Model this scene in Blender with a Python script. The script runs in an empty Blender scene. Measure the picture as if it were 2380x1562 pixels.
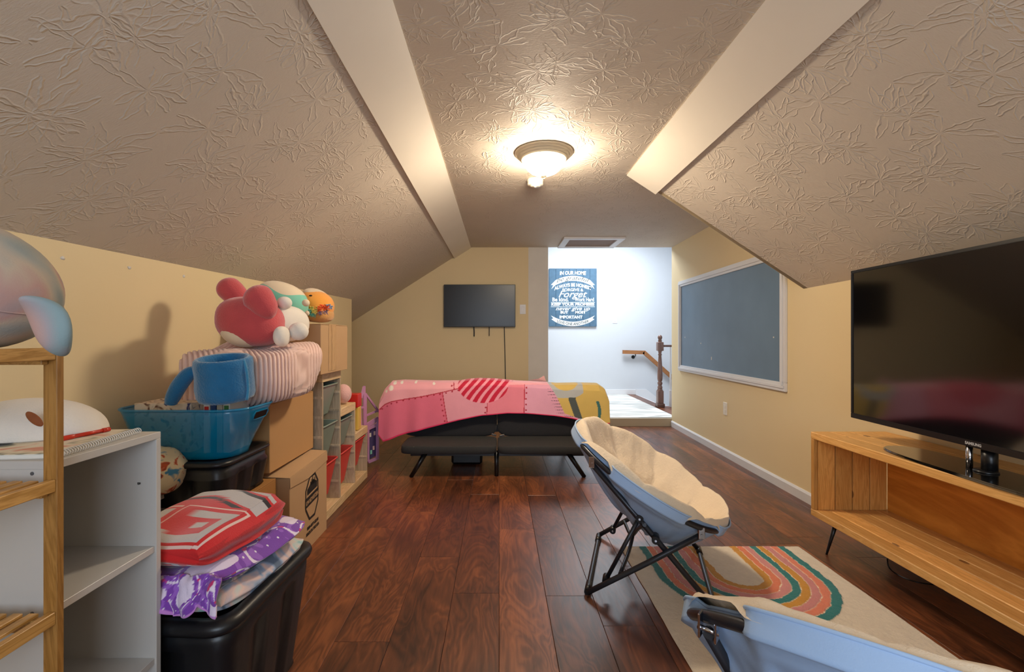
import bpy, bmesh, math, random
import numpy as np
from mathutils import Vector, Matrix, noise

R = math.radians
PI = math.pi
scn = bpy.context.scene
COL = scn.collection
rnd = random.Random(7)

def lin(r, g, b):
    def c(v):
        v /= 255.0
        return v / 12.92 if v <= 0.04045 else ((v + 0.055) / 1.055) ** 2.4
    return (c(r), c(g), c(b), 1.0)

# ---------------------------------------------------------------- camera
CAMH = 1.1
F = 1058.0
cam = bpy.data.objects.new('camera', bpy.data.cameras.new('camera'))
cam.data.sensor_width = 36.0
cam.data.lens = 36.0 * F / 2380.0
cam.data.shift_x = 30.0 / 2380.0
cam.data.shift_y = 1.0 / 2380.0
cam.data.clip_start = 0.02
cam.location = (0, 0, CAMH)
cam.rotation_euler = (R(90), 0, 0)
COL.objects.link(cam)
scn.camera = cam

# ---------------------------------------------------------------- world, lights, exposure
w = bpy.data.worlds.new('world'); scn.world = w; w.use_nodes = True
w.node_tree.nodes['Background'].inputs[0].default_value = (0.55, 0.68, 1.0, 1)
w.node_tree.nodes['Background'].inputs[1].default_value = 0.6

def area(name, loc, rot, sx, sy, power, color):
    l = bpy.data.lights.new(name, 'AREA'); l.shape = 'RECTANGLE'
    l.size = sx; l.size_y = sy; l.energy = power; l.color = color
    o = bpy.data.objects.new(name, l); o.location = loc; o.rotation_euler = rot
    COL.objects.link(o); return o
# cool fill light added behind the camera, as if through an assumed window
area('rear_fill_light', (0.15, -1.55, 1.35), (R(90), 0, 0), 1.5, 1.1, 34, (0.72, 0.85, 1.0))
# ceiling lamps over the stair landing
area('landing_light', (1.6, 6.7, 2.86), (0, 0, 0), 1.4, 0.9, 77, (0.86, 0.93, 1.0))
scn.view_settings.view_transform = 'Standard'
scn.view_settings.look = 'None'
scn.view_settings.exposure = 0.36
scn.view_settings.gamma = 1.0
scn.view_settings.use_curve_mapping = False
LAMP_STRENGTH = 145.0
LAMP_COLOR = (1.0, 0.83, 0.62, 1)

# ---------------------------------------------------------------- material helpers
class NT:
    def __init__(s, m):
        s.t = m.node_tree; s.n = s.t.nodes; s.l = s.t.links
    def add(s, typ, **kw):
        nd = s.n.new(typ)
        for k, v in kw.items():
            if hasattr(nd, k) and not k[0].isupper(): setattr(nd, k, v)
        return nd
    def val(s, sock, v):
        if isinstance(v, bpy.types.NodeSocket): s.l.new(v, sock)
        else: sock.default_value = v
    def math(s, op, a, b=None, c=None, clamp=False):
        nd = s.n.new('ShaderNodeMath'); nd.operation = op; nd.use_clamp = clamp
        s.val(nd.inputs[0], a)
        if b is not None: s.val(nd.inputs[1], b)
        if c is not None: s.val(nd.inputs[2], c)
        return nd.outputs[0]
    def mix(s, f, a, b):
        nd = s.n.new('ShaderNodeMix'); nd.data_type = 'RGBA'
        s.val(nd.inputs[0], f); s.val(nd.inputs[6], a); s.val(nd.inputs[7], b)
        return nd.outputs[2]
    def noise(s, vec, scale, detail=3, rough=0.5, dist=0.0):
        nd = s.n.new('ShaderNodeTexNoise'); s.l.new(vec, nd.inputs['Vector'])
        nd.inputs['Scale'].default_value = scale; nd.inputs['Detail'].default_value = detail
        nd.inputs['Roughness'].default_value = rough; nd.inputs['Distortion'].default_value = dist
        return nd.outputs['Fac']
    def mapping(s, vec, scale=(1, 1, 1), loc=(0, 0, 0), rot=(0, 0, 0)):
        nd = s.n.new('ShaderNodeMapping'); s.l.new(vec, nd.inputs[0])
        nd.inputs['Scale'].default_value = scale; nd.inputs['Location'].default_value = loc
        nd.inputs['Rotation'].default_value = rot
        return nd.outputs[0]
    def ramp(s, fac, stops):
        nd = s.n.new('ShaderNodeValToRGB'); s.l.new(fac, nd.inputs[0])
        e = nd.color_ramp.elements
        while len(e) < len(stops): e.new(0.5)
        for i, (p, c) in enumerate(stops): e[i].position = p; e[i].color = c
        return nd.outputs[0]
    def bump(s, h, strength=0.5, dist=0.01):
        nd = s.n.new('ShaderNodeBump'); s.l.new(h, nd.inputs['Height'])
        nd.inputs['Strength'].default_value = strength; nd.inputs['Distance'].default_value = dist
        return nd.outputs[0]

def mat(name, color, rough=0.6, metal=0.0, vary=0.06, vscale=8.0, bump=0.0, bscale=200.0, sheen=0.0,
        trans=0.0, spec=0.5, emit=None, estr=0.0, alpha=None, coat=0.0, attr=False):
    m = bpy.data.materials.new(name); m.use_nodes = True
    g = NT(m); b = g.n['Principled BSDF']
    tc = g.add('ShaderNodeTexCoord').outputs['Object']
    if len(color) == 3: color = lin(*color)
    if attr:
        a = g.add('ShaderNodeVertexColor'); a.layer_name = 'Col'; base = a.outputs[0]
    else:
        base = color
    if vary > 0:
        n = g.noise(tc, vscale, 4)
        f = g.math('MULTIPLY_ADD', g.math('SUBTRACT', n, 0.5), 2 * vary, 1.0)
        nd = g.add('ShaderNodeVectorMath'); nd.operation = 'SCALE'
        if attr: g.l.new(base, nd.inputs[0])
        else: nd.inputs[0].default_value = color[:3]
        g.l.new(f, nd.inputs['Scale']); g.l.new(nd.outputs[0], b.inputs['Base Color'])
    else:
        g.val(b.inputs['Base Color'], base)
    b.inputs['Roughness'].default_value = rough
    b.inputs['Metallic'].default_value = metal
    b.inputs['Specular IOR Level'].default_value = spec
    if sheen: b.inputs['Sheen Weight'].default_value = sheen; b.inputs['Sheen Roughness'].default_value = 0.5
    if trans: b.inputs['Transmission Weight'].default_value = trans
    if coat: b.inputs['Coat Weight'].default_value = coat; b.inputs['Coat Roughness'].default_value = 0.08
    if alpha is not None: b.inputs['Alpha'].default_value = alpha
    if emit: b.inputs['Emission Color'].default_value = emit; b.inputs['Emission Strength'].default_value = estr
    if bump > 0:
        h = g.noise(tc, bscale, 3, 0.6)
        g.l.new(g.bump(h, bump, 0.004), b.inputs['Normal'])
    return m

def wood_mat(name, c1, c2, axis='Y', scale=6.0, rough=0.45, stretch=12.0, knots=True, dark=None):
    m = bpy.data.materials.new(name); m.use_nodes = True
    g = NT(m); b = g.n['Principled BSDF']
    tc = g.add('ShaderNodeTexCoord').outputs['Object']
    oi = g.add('ShaderNodeObjectInfo')
    off = g.add('ShaderNodeVectorMath'); off.operation = 'MULTIPLY_ADD'
    cx = g.add('ShaderNodeCombineXYZ')
    for i, k in enumerate((37.0, 53.0, 11.0)): g.l.new(g.math('MULTIPLY', oi.outputs['Random'], k), cx.inputs[i])
    va = g.add('ShaderNodeVectorMath'); va.operation = 'ADD'
    g.l.new(tc, va.inputs[0]); g.l.new(cx.outputs[0], va.inputs[1])
    sc = {'X': (1, stretch, stretch), 'Y': (stretch, 1, stretch), 'Z': (stretch, stretch, 1)}[axis]
    v = g.mapping(va.outputs[0], sc)
    n1 = g.noise(v, scale * 0.35, 5, 0.6, 1.2)
    rings = g.math('FRACT', g.math('MULTIPLY', n1, 7.0))
    rings = g.math('ABSOLUTE', g.math('SUBTRACT', rings, 0.5))
    n2 = g.noise(v, scale * 3, 4, 0.7)
    f = g.math('ADD', g.math('MULTIPLY', rings, 1.0), g.math('MULTIPLY', n2, 0.6))
    col = g.ramp(f, [(0.25, lin(*c1)), (0.8, lin(*c2))])
    rf = g.math('MULTIPLY_ADD', oi.outputs['Random'], 0.42, 0.76)
    nd = g.add('ShaderNodeVectorMath'); nd.operation = 'SCALE'
    g.l.new(col, nd.inputs[0]); g.l.new(rf, nd.inputs['Scale'])
    outc = nd.outputs[0]
    if knots:
        vk = g.mapping(va.outputs[0], {'X': (0.45, 1, 1), 'Y': (1, 0.45, 1), 'Z': (1, 1, 0.45)}[axis])
        vo = g.add('ShaderNodeTexVoronoi'); g.l.new(vk, vo.inputs['Vector']); vo.inputs['Scale'].default_value = 10.0
        k = g.math('LESS_THAN', vo.outputs['Distance'], 0.095)
        outc = g.mix(g.math('MULTIPLY', k, 0.75), outc, lin(*(dark or (90, 50, 20))))
    g.l.new(outc, b.inputs['Base Color'])
    b.inputs['Roughness'].default_value = rough
    g.l.new(g.bump(n2, 0.08, 0.002), b.inputs['Normal'])
    return m

def ceiling_mat():
    m = bpy.data.materials.new('stomped_plaster'); m.use_nodes = True
    g = NT(m); b = g.n['Principled BSDF']
    uv = g.add('ShaderNodeTexCoord').outputs['UV']
    def layer(scale, loc, N):
        vec = g.mapping(uv, (scale, scale, scale), loc)
        vo = g.add('ShaderNodeTexVoronoi'); vo.voronoi_dimensions = '2D'
        g.l.new(vec, vo.inputs['Vector']); vo.inputs['Scale'].default_value = 1.0
        vo.inputs['Randomness'].default_value = 0.75
        d = g.add('ShaderNodeVectorMath'); d.operation = 'SUBTRACT'
        g.l.new(vec, d.inputs[0]); g.l.new(vo.outputs['Position'], d.inputs[1])
        wob = g.add('ShaderNodeTexNoise'); g.l.new(vec, wob.inputs['Vector']); wob.inputs['Scale'].default_value = 3.5
        wv = g.add('ShaderNodeVectorMath'); wv.operation = 'MULTIPLY_ADD'
        g.l.new(wob.outputs['Color'], wv.inputs[0]); wv.inputs[1].default_value = (0.22, 0.22, 0); 
        g.l.new(d.outputs[0], wv.inputs[2])
        sp = g.add('ShaderNodeSeparateXYZ'); g.l.new(wv.outputs[0], sp.inputs[0])
        x = g.math('SUBTRACT', sp.outputs[0], 0.11); y = g.math('SUBTRACT', sp.outputs[1], 0.11)
        ang = g.math('ARCTAN2', y, x)
        r = g.math('SQRT', g.math('ADD', g.math('MULTIPLY', x, x), g.math('MULTIPLY', y, y)))
        k = g.math('MULTIPLY', ang, N / (2 * PI))
        fr = g.math('ABSOLUTE', g.math('SUBTRACT', g.math('FRACT', k), 0.5))
        lat = g.math('MULTIPLY', g.math('MULTIPLY', fr, r), 2 * PI / N)
        wn = g.add('ShaderNodeTexWhiteNoise'); wn.noise_dimensions = '4D'
        g.l.new(vo.outputs['Position'], wn.inputs['Vector']); g.l.new(g.math('FLOOR', k), wn.inputs['W'])
        ln = g.math('MULTIPLY_ADD', wn.outputs['Value'], 0.28, 0.34)
        rr = g.math('DIVIDE', r, ln)
        prof = g.math('MULTIPLY', g.math('SINE', g.math('MULTIPLY', g.math('MINIMUM', rr, 1.0), PI * 0.93)), 0.052)
        e = g.math('ABSOLUTE', g.math('SUBTRACT', lat, prof))
        ridge = g.math('SUBTRACT', 1.0, g.math('DIVIDE', e, 0.016), clamp=True)
        inside = g.math('MULTIPLY', g.math('LESS_THAN', rr, 1.0), g.math('GREATER_THAN', r, 0.03))
        ridge = g.math('MULTIPLY', ridge, inside)
        gap = g.math('GREATER_THAN', wn.outputs['Value'], 0.22)
        return g.math('MULTIPLY', ridge, gap)
    a = layer(4.3, (0.3, 0.7, 0), 11.0)
    c = layer(3.7, (5.3, 2.1, 0), 10.0)
    h = g.math('MAXIMUM', a, g.math('MULTIPLY', c, 0.8))
    brk = g.noise(uv, 14.0, 3, 0.6)
    h = g.math('MULTIPLY', h, g.math('MULTIPLY_ADD', brk, 2.2, -0.45, clamp=True))
    fine = g.noise(g.mapping(uv, (1, 3.0, 1), (0, 0, 0), (0, 0, 0.5)), 70.0, 3, 0.6, 0.6)
    blob = g.noise(uv, 9.0, 4, 0.6, 0.8)
    hh = g.math('ADD', h, g.math('ADD', g.math('MULTIPLY', fine, 0.35), g.math('MULTIPLY', blob, 0.5)))
    g.l.new(g.bump(hh, 0.55, 0.006), b.inputs['Normal'])
    col = g.mix(g.noise(uv, 2.0, 3), lin(210, 198, 182), lin(220, 208, 193))
    g.l.new(col, b.inputs['Base Color'])
    b.inputs['Roughness'].default_value = 0.62
    b.inputs['Specular IOR Level'].default_value = 0.35
    return m

def floor_mat():
    m = bpy.data.materials.new('dark_laminate'); m.use_nodes = True
    g = NT(m); b = g.n['Principled BSDF']
    geo = g.add('ShaderNodeNewGeometry').outputs['Position']
    oi = g.add('ShaderNodeObjectInfo')
    cx = g.add('ShaderNodeCombineXYZ')
    for i, k in enumerate((37.0, 91.0, 0.0)): g.l.new(g.math('MULTIPLY', oi.outputs['Random'], k), cx.inputs[i])
    va = g.add('ShaderNodeVectorMath'); va.operation = 'ADD'
    g.l.new(geo, va.inputs[0]); g.l.new(cx.outputs[0], va.inputs[1])
    v = g.mapping(va.outputs[0], (4.2, 1.0, 1))
    n1 = g.noise(v, 1.5, 3, 0.5, 0.9)
    rings = g.math('ABSOLUTE', g.math('SUBTRACT', g.math('FRACT', g.math('MULTIPLY', n1, 13.0)), 0.5))
    v2 = g.mapping(va.outputs[0], (28, 1.6, 1))
    n2 = g.noise(v2, 4.0, 5, 0.7)
    n3 = g.noise(v, 2.2, 3, 0.5)
    f = g.math('ADD', g.math('ADD', g.math('MULTIPLY', rings, 0.34), g.math('MULTIPLY', n2, 0.38)), g.math('MULTIPLY', n3, 0.75))
    f = g.math('ADD', f, g.math('MULTIPLY_ADD', oi.outputs['Random'], 0.22, -0.28))
    col = g.ramp(f, [(0.25, lin(56, 31, 20)), (0.5, lin(100, 55, 32)), (0.75, lin(146, 84, 48)), (0.98, lin(176, 108, 66))])
    g.l.new(col, b.inputs['Base Color'])
    g.l.new(g.math('MULTIPLY_ADD', n2, 0.14, 0.27), b.inputs['Roughness'])
    b.inputs['Specular IOR Level'].default_value = 0.7
    g.l.new(g.bump(n2, 0.12, 0.0015), b.inputs['Normal'])
    return m

def tie_dye_mat(name, cols, scale=4.0, rough=0.85):
    m = bpy.data.materials.new(name); m.use_nodes = True
    g = NT(m); b = g.n['Principled BSDF']
    tc = g.add('ShaderNodeTexCoord').outputs['Object']
    n = g.noise(tc, scale, 2, 0.4, 0.8)
    k = len(cols)
    st = [(0.32 + 0.36 * i / (k - 1), lin(*c)) for i, c in enumerate(cols)]
    g.l.new(g.ramp(n, st), b.inputs['Base Color'])
    b.inputs['Roughness'].default_value = rough
    b.inputs['Sheen Weight'].default_value = 0.08
    h = g.noise(tc, 300, 2)
    g.l.new(g.bump(h, 0.2, 0.002), b.inputs['Normal'])
    return m

def stripe_mat(name, c1, c2, scale, dist, rough=0.8):
    m = bpy.data.materials.new(name); m.use_nodes = True
    g = NT(m); b = g.n['Principled BSDF']
    tc = g.add('ShaderNodeTexCoord').outputs['Object']
    v = g.mapping(tc, (0.25, 1.3, 1))
    n = g.noise(v, 2.2, 3, 0.5, 1.5)
    f = g.math('ABSOLUTE', g.math('SUBTRACT', g.math('FRACT', g.math('MULTIPLY', n, scale)), 0.5))
    g.l.new(g.ramp(f, [(0.10, lin(*c2)), (0.30, lin(*c1))]), b.inputs['Base Color'])
    b.inputs['Roughness'].default_value = rough
    return m

M = {}
M['ceiling'] = ceiling_mat()
M['yellow'] = mat('yellow_wall_paint', (234, 213, 168), 0.7, vary=0.035, vscale=1.8, bump=0.05, bscale=90)
M['white_wall'] = mat('white_wall_paint', (206, 210, 215), 0.7, vary=0.02)
M['drywall'] = mat('bare_drywall', (228, 223, 214), 0.8, vary=0.07, vscale=5)
M['trim_board'] = mat('primed_board', (238, 230, 216), 0.45, vary=0.05, vscale=3.5, bump=0.05, bscale=40)
M['white_trim'] = mat('white_gloss_paint', (226, 226, 228), 0.35, vary=0.03)
M['floor'] = floor_mat()
M['floor_base'] = mat('floor_underlay', (18, 10, 7), 0.8)
M['black'] = mat('black_plastic', (16, 16, 18), 0.35, vary=0.1)
M['black_tote'] = mat('black_tote_plastic', (20, 21, 24), 0.38, vary=0.15, vscale=14, bump=0.08, bscale=60)
M['screen'] = mat('tv_screen', (7, 7, 9), 0.10, vary=0.0, spec=0.9, coat=0.5)
M['screen2'] = mat('tv_screen_matt', (10, 10, 12), 0.3, vary=0.0, spec=0.45)
M['black_glass'] = mat('black_glass', (12, 12, 12), 0.06, vary=0.0, spec=0.8, coat=0.6)
M['chrome'] = mat('chrome', (200, 200, 205), 0.15, metal=1.0, vary=0)
M['steel_dark'] = mat('dark_grey_powder_coat', (58, 60, 66), 0.35, metal=0.6, vary=0.08)
M['pine'] = wood_mat('honey_pine', (206, 150, 80), (230, 178, 108), 'Y', 5.0, 0.42)
M['pine_v'] = wood_mat('honey_pine_upright', (198, 138, 66), (220, 162, 88), 'Z', 5.0, 0.45)
M['ply'] = wood_mat('stained_plywood', (176, 108, 34), (204, 136, 54), 'Y', 2.0, 0.5, 3.0, knots=False)
M['bamboo'] = wood_mat('bamboo', (136, 92, 38), (166, 118, 58), 'Z', 6.0, 0.4, knots=False)
M['bamboo_y'] = wood_mat('bamboo_rail', (168, 120, 56), (204, 154, 86), 'Y', 6.0, 0.4, knots=False)
M['palepine'] = wood_mat('pale_pine', (206, 176, 128), (228, 200, 156), 'Y', 4.0, 0.5, 8.0, knots=False)
M['palepine_v'] = wood_mat('pale_pine_upright', (178, 158, 130), (204, 184, 156), 'Z', 4.0, 0.5, 8.0, knots=False)
M['oak'] = wood_mat('oak_handrail', (130, 84, 48), (160, 108, 66), 'X', 6.0, 0.4, knots=False)
M['walnut'] = wood_mat('brown_newel_wood', (98, 70, 60), (124, 94, 82), 'Z', 5.0, 0.3, knots=False)
M['melamine'] = mat('white_melamine', (196, 192, 186), 0.4, vary=0.02)
M['cardboard'] = mat('cardboard', (186, 142, 92), 0.8, vary=0.05, vscale=5, bump=0.06, bscale=60)
M['cardboard2'] = mat('pale_cardboard', (190, 154, 114), 0.8, vary=0.05, vscale=5, bump=0.05, bscale=60)
M['cardboard3'] = mat('brown_cardboard', (168, 116, 58), 0.8, vary=0.05, vscale=5)
M['tape'] = mat('packing_tape', (196, 158, 116), 0.12, vary=0.05, vscale=30, bump=0.4, bscale=30)
M['ink'] = mat('black_ink', (30, 27, 25), 0.7, vary=0.05)
M['red_plush'] = mat('red_plush', (202, 78, 82), 0.95, vary=0.12, vscale=18, bump=0.6, bscale=160, sheen=0.5)
M['white_plush'] = mat('white_plush', (232, 224, 212), 0.95, vary=0.03, bump=0.3, bscale=200, sheen=0.3)
M['cream_plush'] = mat('cream_plush', (232, 212, 182), 0.95, vary=0.03, bump=0.2, bscale=200, sheen=0.3)
M['orange_plush'] = mat('orange_plush', (240, 162, 66), 0.95, vary=0.05, bump=0.3, bscale=200, sheen=0.3)
M['tan_plush'] = mat('tan_plush', (206, 152, 86), 0.95, vary=0.15, vscale=30, bump=0.8, bscale=120, sheen=0.3)
M['teal_plush'] = mat('teal_plush', (120, 200, 178), 0.95, vary=0.03, bump=0.2, bscale=200, sheen=0.3)
M['blue_plush'] = mat('blue_plush', (22, 108, 160), 0.95, vary=0.22, vscale=22, bump=0.8, bscale=140, sheen=0.6)
M['blue_plush2'] = mat('light_blue_plush', (60, 142, 184), 0.95, vary=0.15, vscale=22, bump=0.8, bscale=140, sheen=0.6)
M['corduroy'] = mat('pink_corduroy', (222, 184, 170), 0.9, vary=0.05, vscale=14, bump=0.3, bscale=220, sheen=0.4, attr=True)
M['print'] = mat('printed_fleece', (255, 255, 255), 0.9, vary=0.05, vscale=14, bump=0.3, bscale=260, sheen=0.35, attr=True)
M['rug'] = mat('tufted_rug_pile', (255, 255, 255), 0.95, vary=0.10, vscale=40, bump=0.9, bscale=150, sheen=0.2, attr=True)
M['fleece'] = mat('cream_fleece', (226, 206, 178), 0.95, vary=0.05, vscale=20, bump=0.7, bscale=90, sheen=0.3)
M['canvas'] = mat('pale_blue_grey_canvas', (164, 192, 228), 0.75, vary=0.03, bump=0.1, bscale=300)
M['futon'] = mat('black_upholstery', (26, 26, 31), 0.85, vary=0.1, bump=0.5, bscale=200, sheen=0.15)
M['futon_edge'] = mat('charcoal_upholstery', (44, 44, 44), 0.9, vary=0.1, bump=0.5, bscale=200)
M['chalk'] = mat('chalkboard_slate', (100, 124, 146), 0.36, vary=0.22, vscale=3.0)
M['riser'] = mat('beige_riser_paint', (186, 172, 148), 0.6, vary=0.04)
M['landing_rug'] = stripe_mat('grey_waved_rug', (226, 224, 218), (180, 180, 176), 5.0, 1.0)
M['bin_red'] = mat('red_plastic', (216, 70, 62), 0.4, vary=0.03)
M['bin_grey'] = mat('grey_green_plastic', (132, 146, 134), 0.35, vary=0.03)
M['pinkplastic'] = mat('lilac_plastic', (206, 152, 200), 0.35, vary=0.03)
M['purpleplastic'] = mat('violet_print', (70, 62, 110), 0.4, vary=0.5, vscale=40)
M['yellowplastic'] = mat('yellow_plastic', (226, 190, 90), 0.4, vary=0.03)
M['redplastic'] = mat('red_toy_plastic', (206, 38, 30), 0.35, vary=0.03)
M['redpen'] = mat('red_marker', (196, 50, 30), 0.3, vary=0.03)
M['paper'] = mat('white_paper', (226, 220, 210), 0.8, vary=0.03)
M['lightpink'] = mat('pale_pink_plush', (228, 178, 172), 0.95, vary=0.06, bump=0.7, bscale=120, sheen=0.4)
M['fixture'] = mat('taupe_enamel', (196, 184, 160), 0.35, vary=0.03)
M['ivory'] = mat('ivory_plastic', (236, 228, 212), 0.4, vary=0.02)
M['brownpatch'] = mat('brown_patch', (140, 78, 40), 0.8, vary=0.3, vscale=60)
M['sign'] = mat('blue_stained_board', (72, 104, 128), 0.7, vary=0.25, vscale=16)
M['signwhite'] = mat('white_lettering', (236, 240, 240), 0.7, vary=0.0)
M['signdark'] = mat('dark_lettering', (58, 66, 66), 0.7, vary=0.0)
M['tiedye'] = tie_dye_mat('pastel_tie_dye_plush', [(120, 142, 146), (160, 160, 152), (186, 168, 148), (184, 146, 136), (158, 148, 150), (130, 150, 152)], 6.0)
M['pastel'] = tie_dye_mat('pastel_fleece', [(150, 190, 190), (196, 206, 200), (222, 190, 180), (150, 166, 190), (96, 110, 130)], 14.0)
M['greyprint'] = tie_dye_mat('grey_print_fleece', [(90, 100, 116), (140, 146, 156), (206, 180, 170), (84, 92, 110)], 30.0)
M['cartoonprint'] = tie_dye_mat('cream_print_cotton', [(70, 140, 180), (232, 216, 178), (232, 216, 178), (232, 216, 178), (200, 90, 50), (110, 70, 60)], 26.0)
M['boxprint'] = tie_dye_mat('printed_carton', [(120, 80, 60), (226, 200, 168), (232, 210, 184), (232, 210, 184), (226, 204, 178), (60, 60, 100)], 30.0)
M['notebook'] = tie_dye_mat('notebook_cover', [(96, 100, 80), (214, 200, 170), (224, 212, 186), (214, 150, 120), (206, 130, 96)], 14.0)
mb = bpy.data.materials.new('translucent_blue_plastic'); mb.use_nodes = True
b_ = mb.node_tree.nodes['Principled BSDF']
b_.inputs['Base Color'].default_value = lin(0, 140, 190); b_.inputs['Roughness'].default_value = 0.12
b_.inputs['Alpha'].default_value = 0.55; b_.inputs['Specular IOR Level'].default_value = 0.6
M['bluebin'] = mb
glow = bpy.data.materials.new('lit_frosted_glass'); glow.use_nodes = True
b_ = glow.node_tree.nodes['Principled BSDF']
b_.inputs['Base Color'].default_value = (0.9, 0.88, 0.84, 1)
b_.inputs['Emission Color'].default_value = LAMP_COLOR; b_.inputs['Emission Strength'].default_value = LAMP_STRENGTH
M['glow'] = glow
M['pane'] = mat('window_glass', (240, 245, 250), 0.02, vary=0, trans=1.0)
M['day'] = mat('day_outside', (200, 215, 235), 0.9, vary=0)

# ---------------------------------------------------------------- object helpers
OFF = {}
def reg(o, off):
    OFF[o.name] = Vector(off); return o

def tag(o, label=None, cat=None, group=None, kind=None):
    if label: o['label'] = label
    if cat: o['category'] = cat
    if group: o['group'] = group
    if kind: o['kind'] = kind
    return o

def thing(name, loc, label, cat, group=None):
    o = bpy.data.objects.new(name, None); COL.objects.link(o)
    o.location = loc; o.empty_display_size = 0.1
    tag(o, label, cat, group); return reg(o, loc)

def obj(name, bm, material, parent=None, smooth=False, label=None, loc=None):
    """link a bmesh built in world coordinates as one mesh object"""
    me = bpy.data.meshes.new(name)
    if parent is not None: off = OFF[parent.name]
    elif loc is not None: off = Vector(loc)
    else: off = Vector((0, 0, 0))
    if off.length: bmesh.ops.translate(bm, vec=-off, verts=bm.verts)
    bm.normal_update(); bm.to_mesh(me); bm.free()
    if isinstance(material, (list, tuple)):
        for x in material: me.materials.append(x)
    else: me.materials.append(material)
    if smooth:
        me.polygons.foreach_set('use_smooth', [True] * len(me.polygons))
    o = bpy.data.objects.new(name, me); COL.objects.link(o)
    if parent is not None: o.parent = parent; 
    elif loc is not None: o.location = loc
    if label: o['label'] = label
    return reg(o, off)

def BM(): return bmesh.new()

def add(bm, verts, faces, mi=0):
    vs = [bm.verts.new(v) for v in verts]
    out = []
    for f in faces:
        try:
            fc = bm.faces.new([vs[i] for i in f]); fc.material_index = mi; out.append(fc)
        except ValueError: pass
    return vs, out

def box(bm, x0, x1, y0, y1, z0, z1, bev=0.0, rot=None, mi=0, seg=1):
    x0, x1 = min(x0, x1), max(x0, x1); y0, y1 = min(y0, y1), max(y0, y1); z0, z1 = min(z0, z1), max(z0, z1)
    v = [(x0, y0, z0), (x1, y0, z0), (x1, y1, z0), (x0, y1, z0), (x0, y0, z1), (x1, y0, z1), (x1, y1, z1), (x0, y1, z1)]
    f = [(3, 2, 1, 0), (4, 5, 6, 7), (0, 1, 5, 4), (1, 2, 6, 5), (2, 3, 7, 6), (3, 0, 4, 7)]
    vs, fs = add(bm, v, f, mi)
    if bev > 0:
        es = set(e for fc in fs for e in fc.edges)
        r = bmesh.ops.bevel(bm, geom=list(es), offset=bev, segments=seg, profile=0.6, affect='EDGES', clamp_overlap=True)
        vs = list(set(x for fc in r['faces'] for x in fc.verts) | set(x for x in vs if x.is_valid))
    if rot:
        c = Vector(((x0 + x1) / 2, (y0 + y1) / 2, (z0 + z1) / 2))
        bmesh.ops.rotate(bm, cent=c, matrix=rot, verts=vs)
    return vs

def bx(name, x0, x1, y0, y1, z0, z1, material, parent=None, bev=0.0, rot=None, label=None, seg=1, smooth=False):
    bm = BM(); box(bm, x0, x1, y0, y1, z0, z1, bev, rot, seg=seg)
    return obj(name, bm, material, parent, smooth, label)

def quad(bm, pts, th=0.0, nrm=None):
    """prism from a planar polygon, extruded by th along nrm"""
    pts = [Vector(p) for p in pts]
    if nrm is None: nrm = (pts[1] - pts[0]).cross(pts[2] - pts[0]).normalized()
    nrm = Vector(nrm)
    n = len(pts)
    q = [p + nrm * th for p in pts]
    vs, fs = add(bm, pts + q, [tuple(range(n)), tuple(range(2 * n - 1, n - 1, -1))] +
        [(i, i + n, (i + 1) % n + n, (i + 1) % n) for i in range(n)])
    bmesh.ops.recalc_face_normals(bm, faces=fs)
    return vs

def tube(bm, pts, rad, seg=10, caps=True, closed=False, mi=0):
    pts = [Vector(p) for p in pts]; n = len(pts)
    rads = rad if isinstance(rad, (list, tuple)) else [rad] * n
    rings = []; up = None
    for i, p in enumerate(pts):
        if closed: d = pts[(i + 1) % n] - pts[i - 1]
        elif i == 0: d = pts[1] - pts[0]
        elif i == n - 1: d = pts[-1] - pts[-2]
        else: d = (pts[i + 1] - p).normalized() + (p - pts[i - 1]).normalized()
        d = d.normalized() if d.length > 1e-9 else Vector((0, 0, 1))
        if up is None:
            up = d.orthogonal().normalized()
        else:
            up = (up - d * up.dot(d))
            up = up.normalized() if up.length > 1e-6 else d.orthogonal().normalized()
        s = d.cross(up)
        rings.append([bm.verts.new(p + (up * math.cos(2 * PI * k / seg) + s * math.sin(2 * PI * k / seg)) * rads[i]) for k in range(seg)])
    m = n if closed else n - 1
    for i in range(m):
        a, b = rings[i], rings[(i + 1) % n]
        for k in range(seg):
            f = bm.faces.new((a[k], a[(k + 1) % seg], b[(k + 1) % seg], b[k])); f.smooth = True; f.material_index = mi
    if caps and not closed:
        bm.faces.new(rings[0][::-1]).material_index = mi; bm.faces.new(rings[-1]).material_index = mi

def smooth_path(pts, n=6):
    """Catmull-Rom"""
    P = [Vector(p) for p in pts]; P = [P[0] * 2 - P[1]] + P + [P[-1] * 2 - P[-2]]
    out = []
    for i in range(1, len(P) - 2):
        for k in range(n):
            t = k / n
            a, b, c, d = P[i - 1], P[i], P[i + 1], P[i + 2]
            out.append(0.5 * ((2 * b) + (c - a) * t + (2 * a - 5 * b + 4 * c - d) * t * t + (3 * b - a - 3 * c + d) * t ** 3))
    out.append(P[-2]); return out

def lathe(bm, prof, c, seg=32, axis='Z', mi=0):
    rings = []
    for r, h in prof:
        if r < 1e-6:
            rings.append([bm.verts.new((c[0], c[1], c[2] + h))])
        else:
            rings.append([bm.verts.new((c[0] + r * math.cos(2 * PI * k / seg), c[1] + r * math.sin(2 * PI * k / seg), c[2] + h)) for k in range(seg)])
    for a, b in zip(rings, rings[1:]):
        for k in range(seg):
            k2 = (k + 1) % seg
            if len(a) == 1 and len(b) == 1: continue
            if len(a) == 1: vs = (a[0], b[k2], b[k])
            elif len(b) == 1: vs = (a[k], a[k2], b[0])
            else: vs = (a[k], a[k2], b[k2], b[k])
            f = bm.faces.new(vs); f.smooth = True; f.material_index = mi

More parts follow.
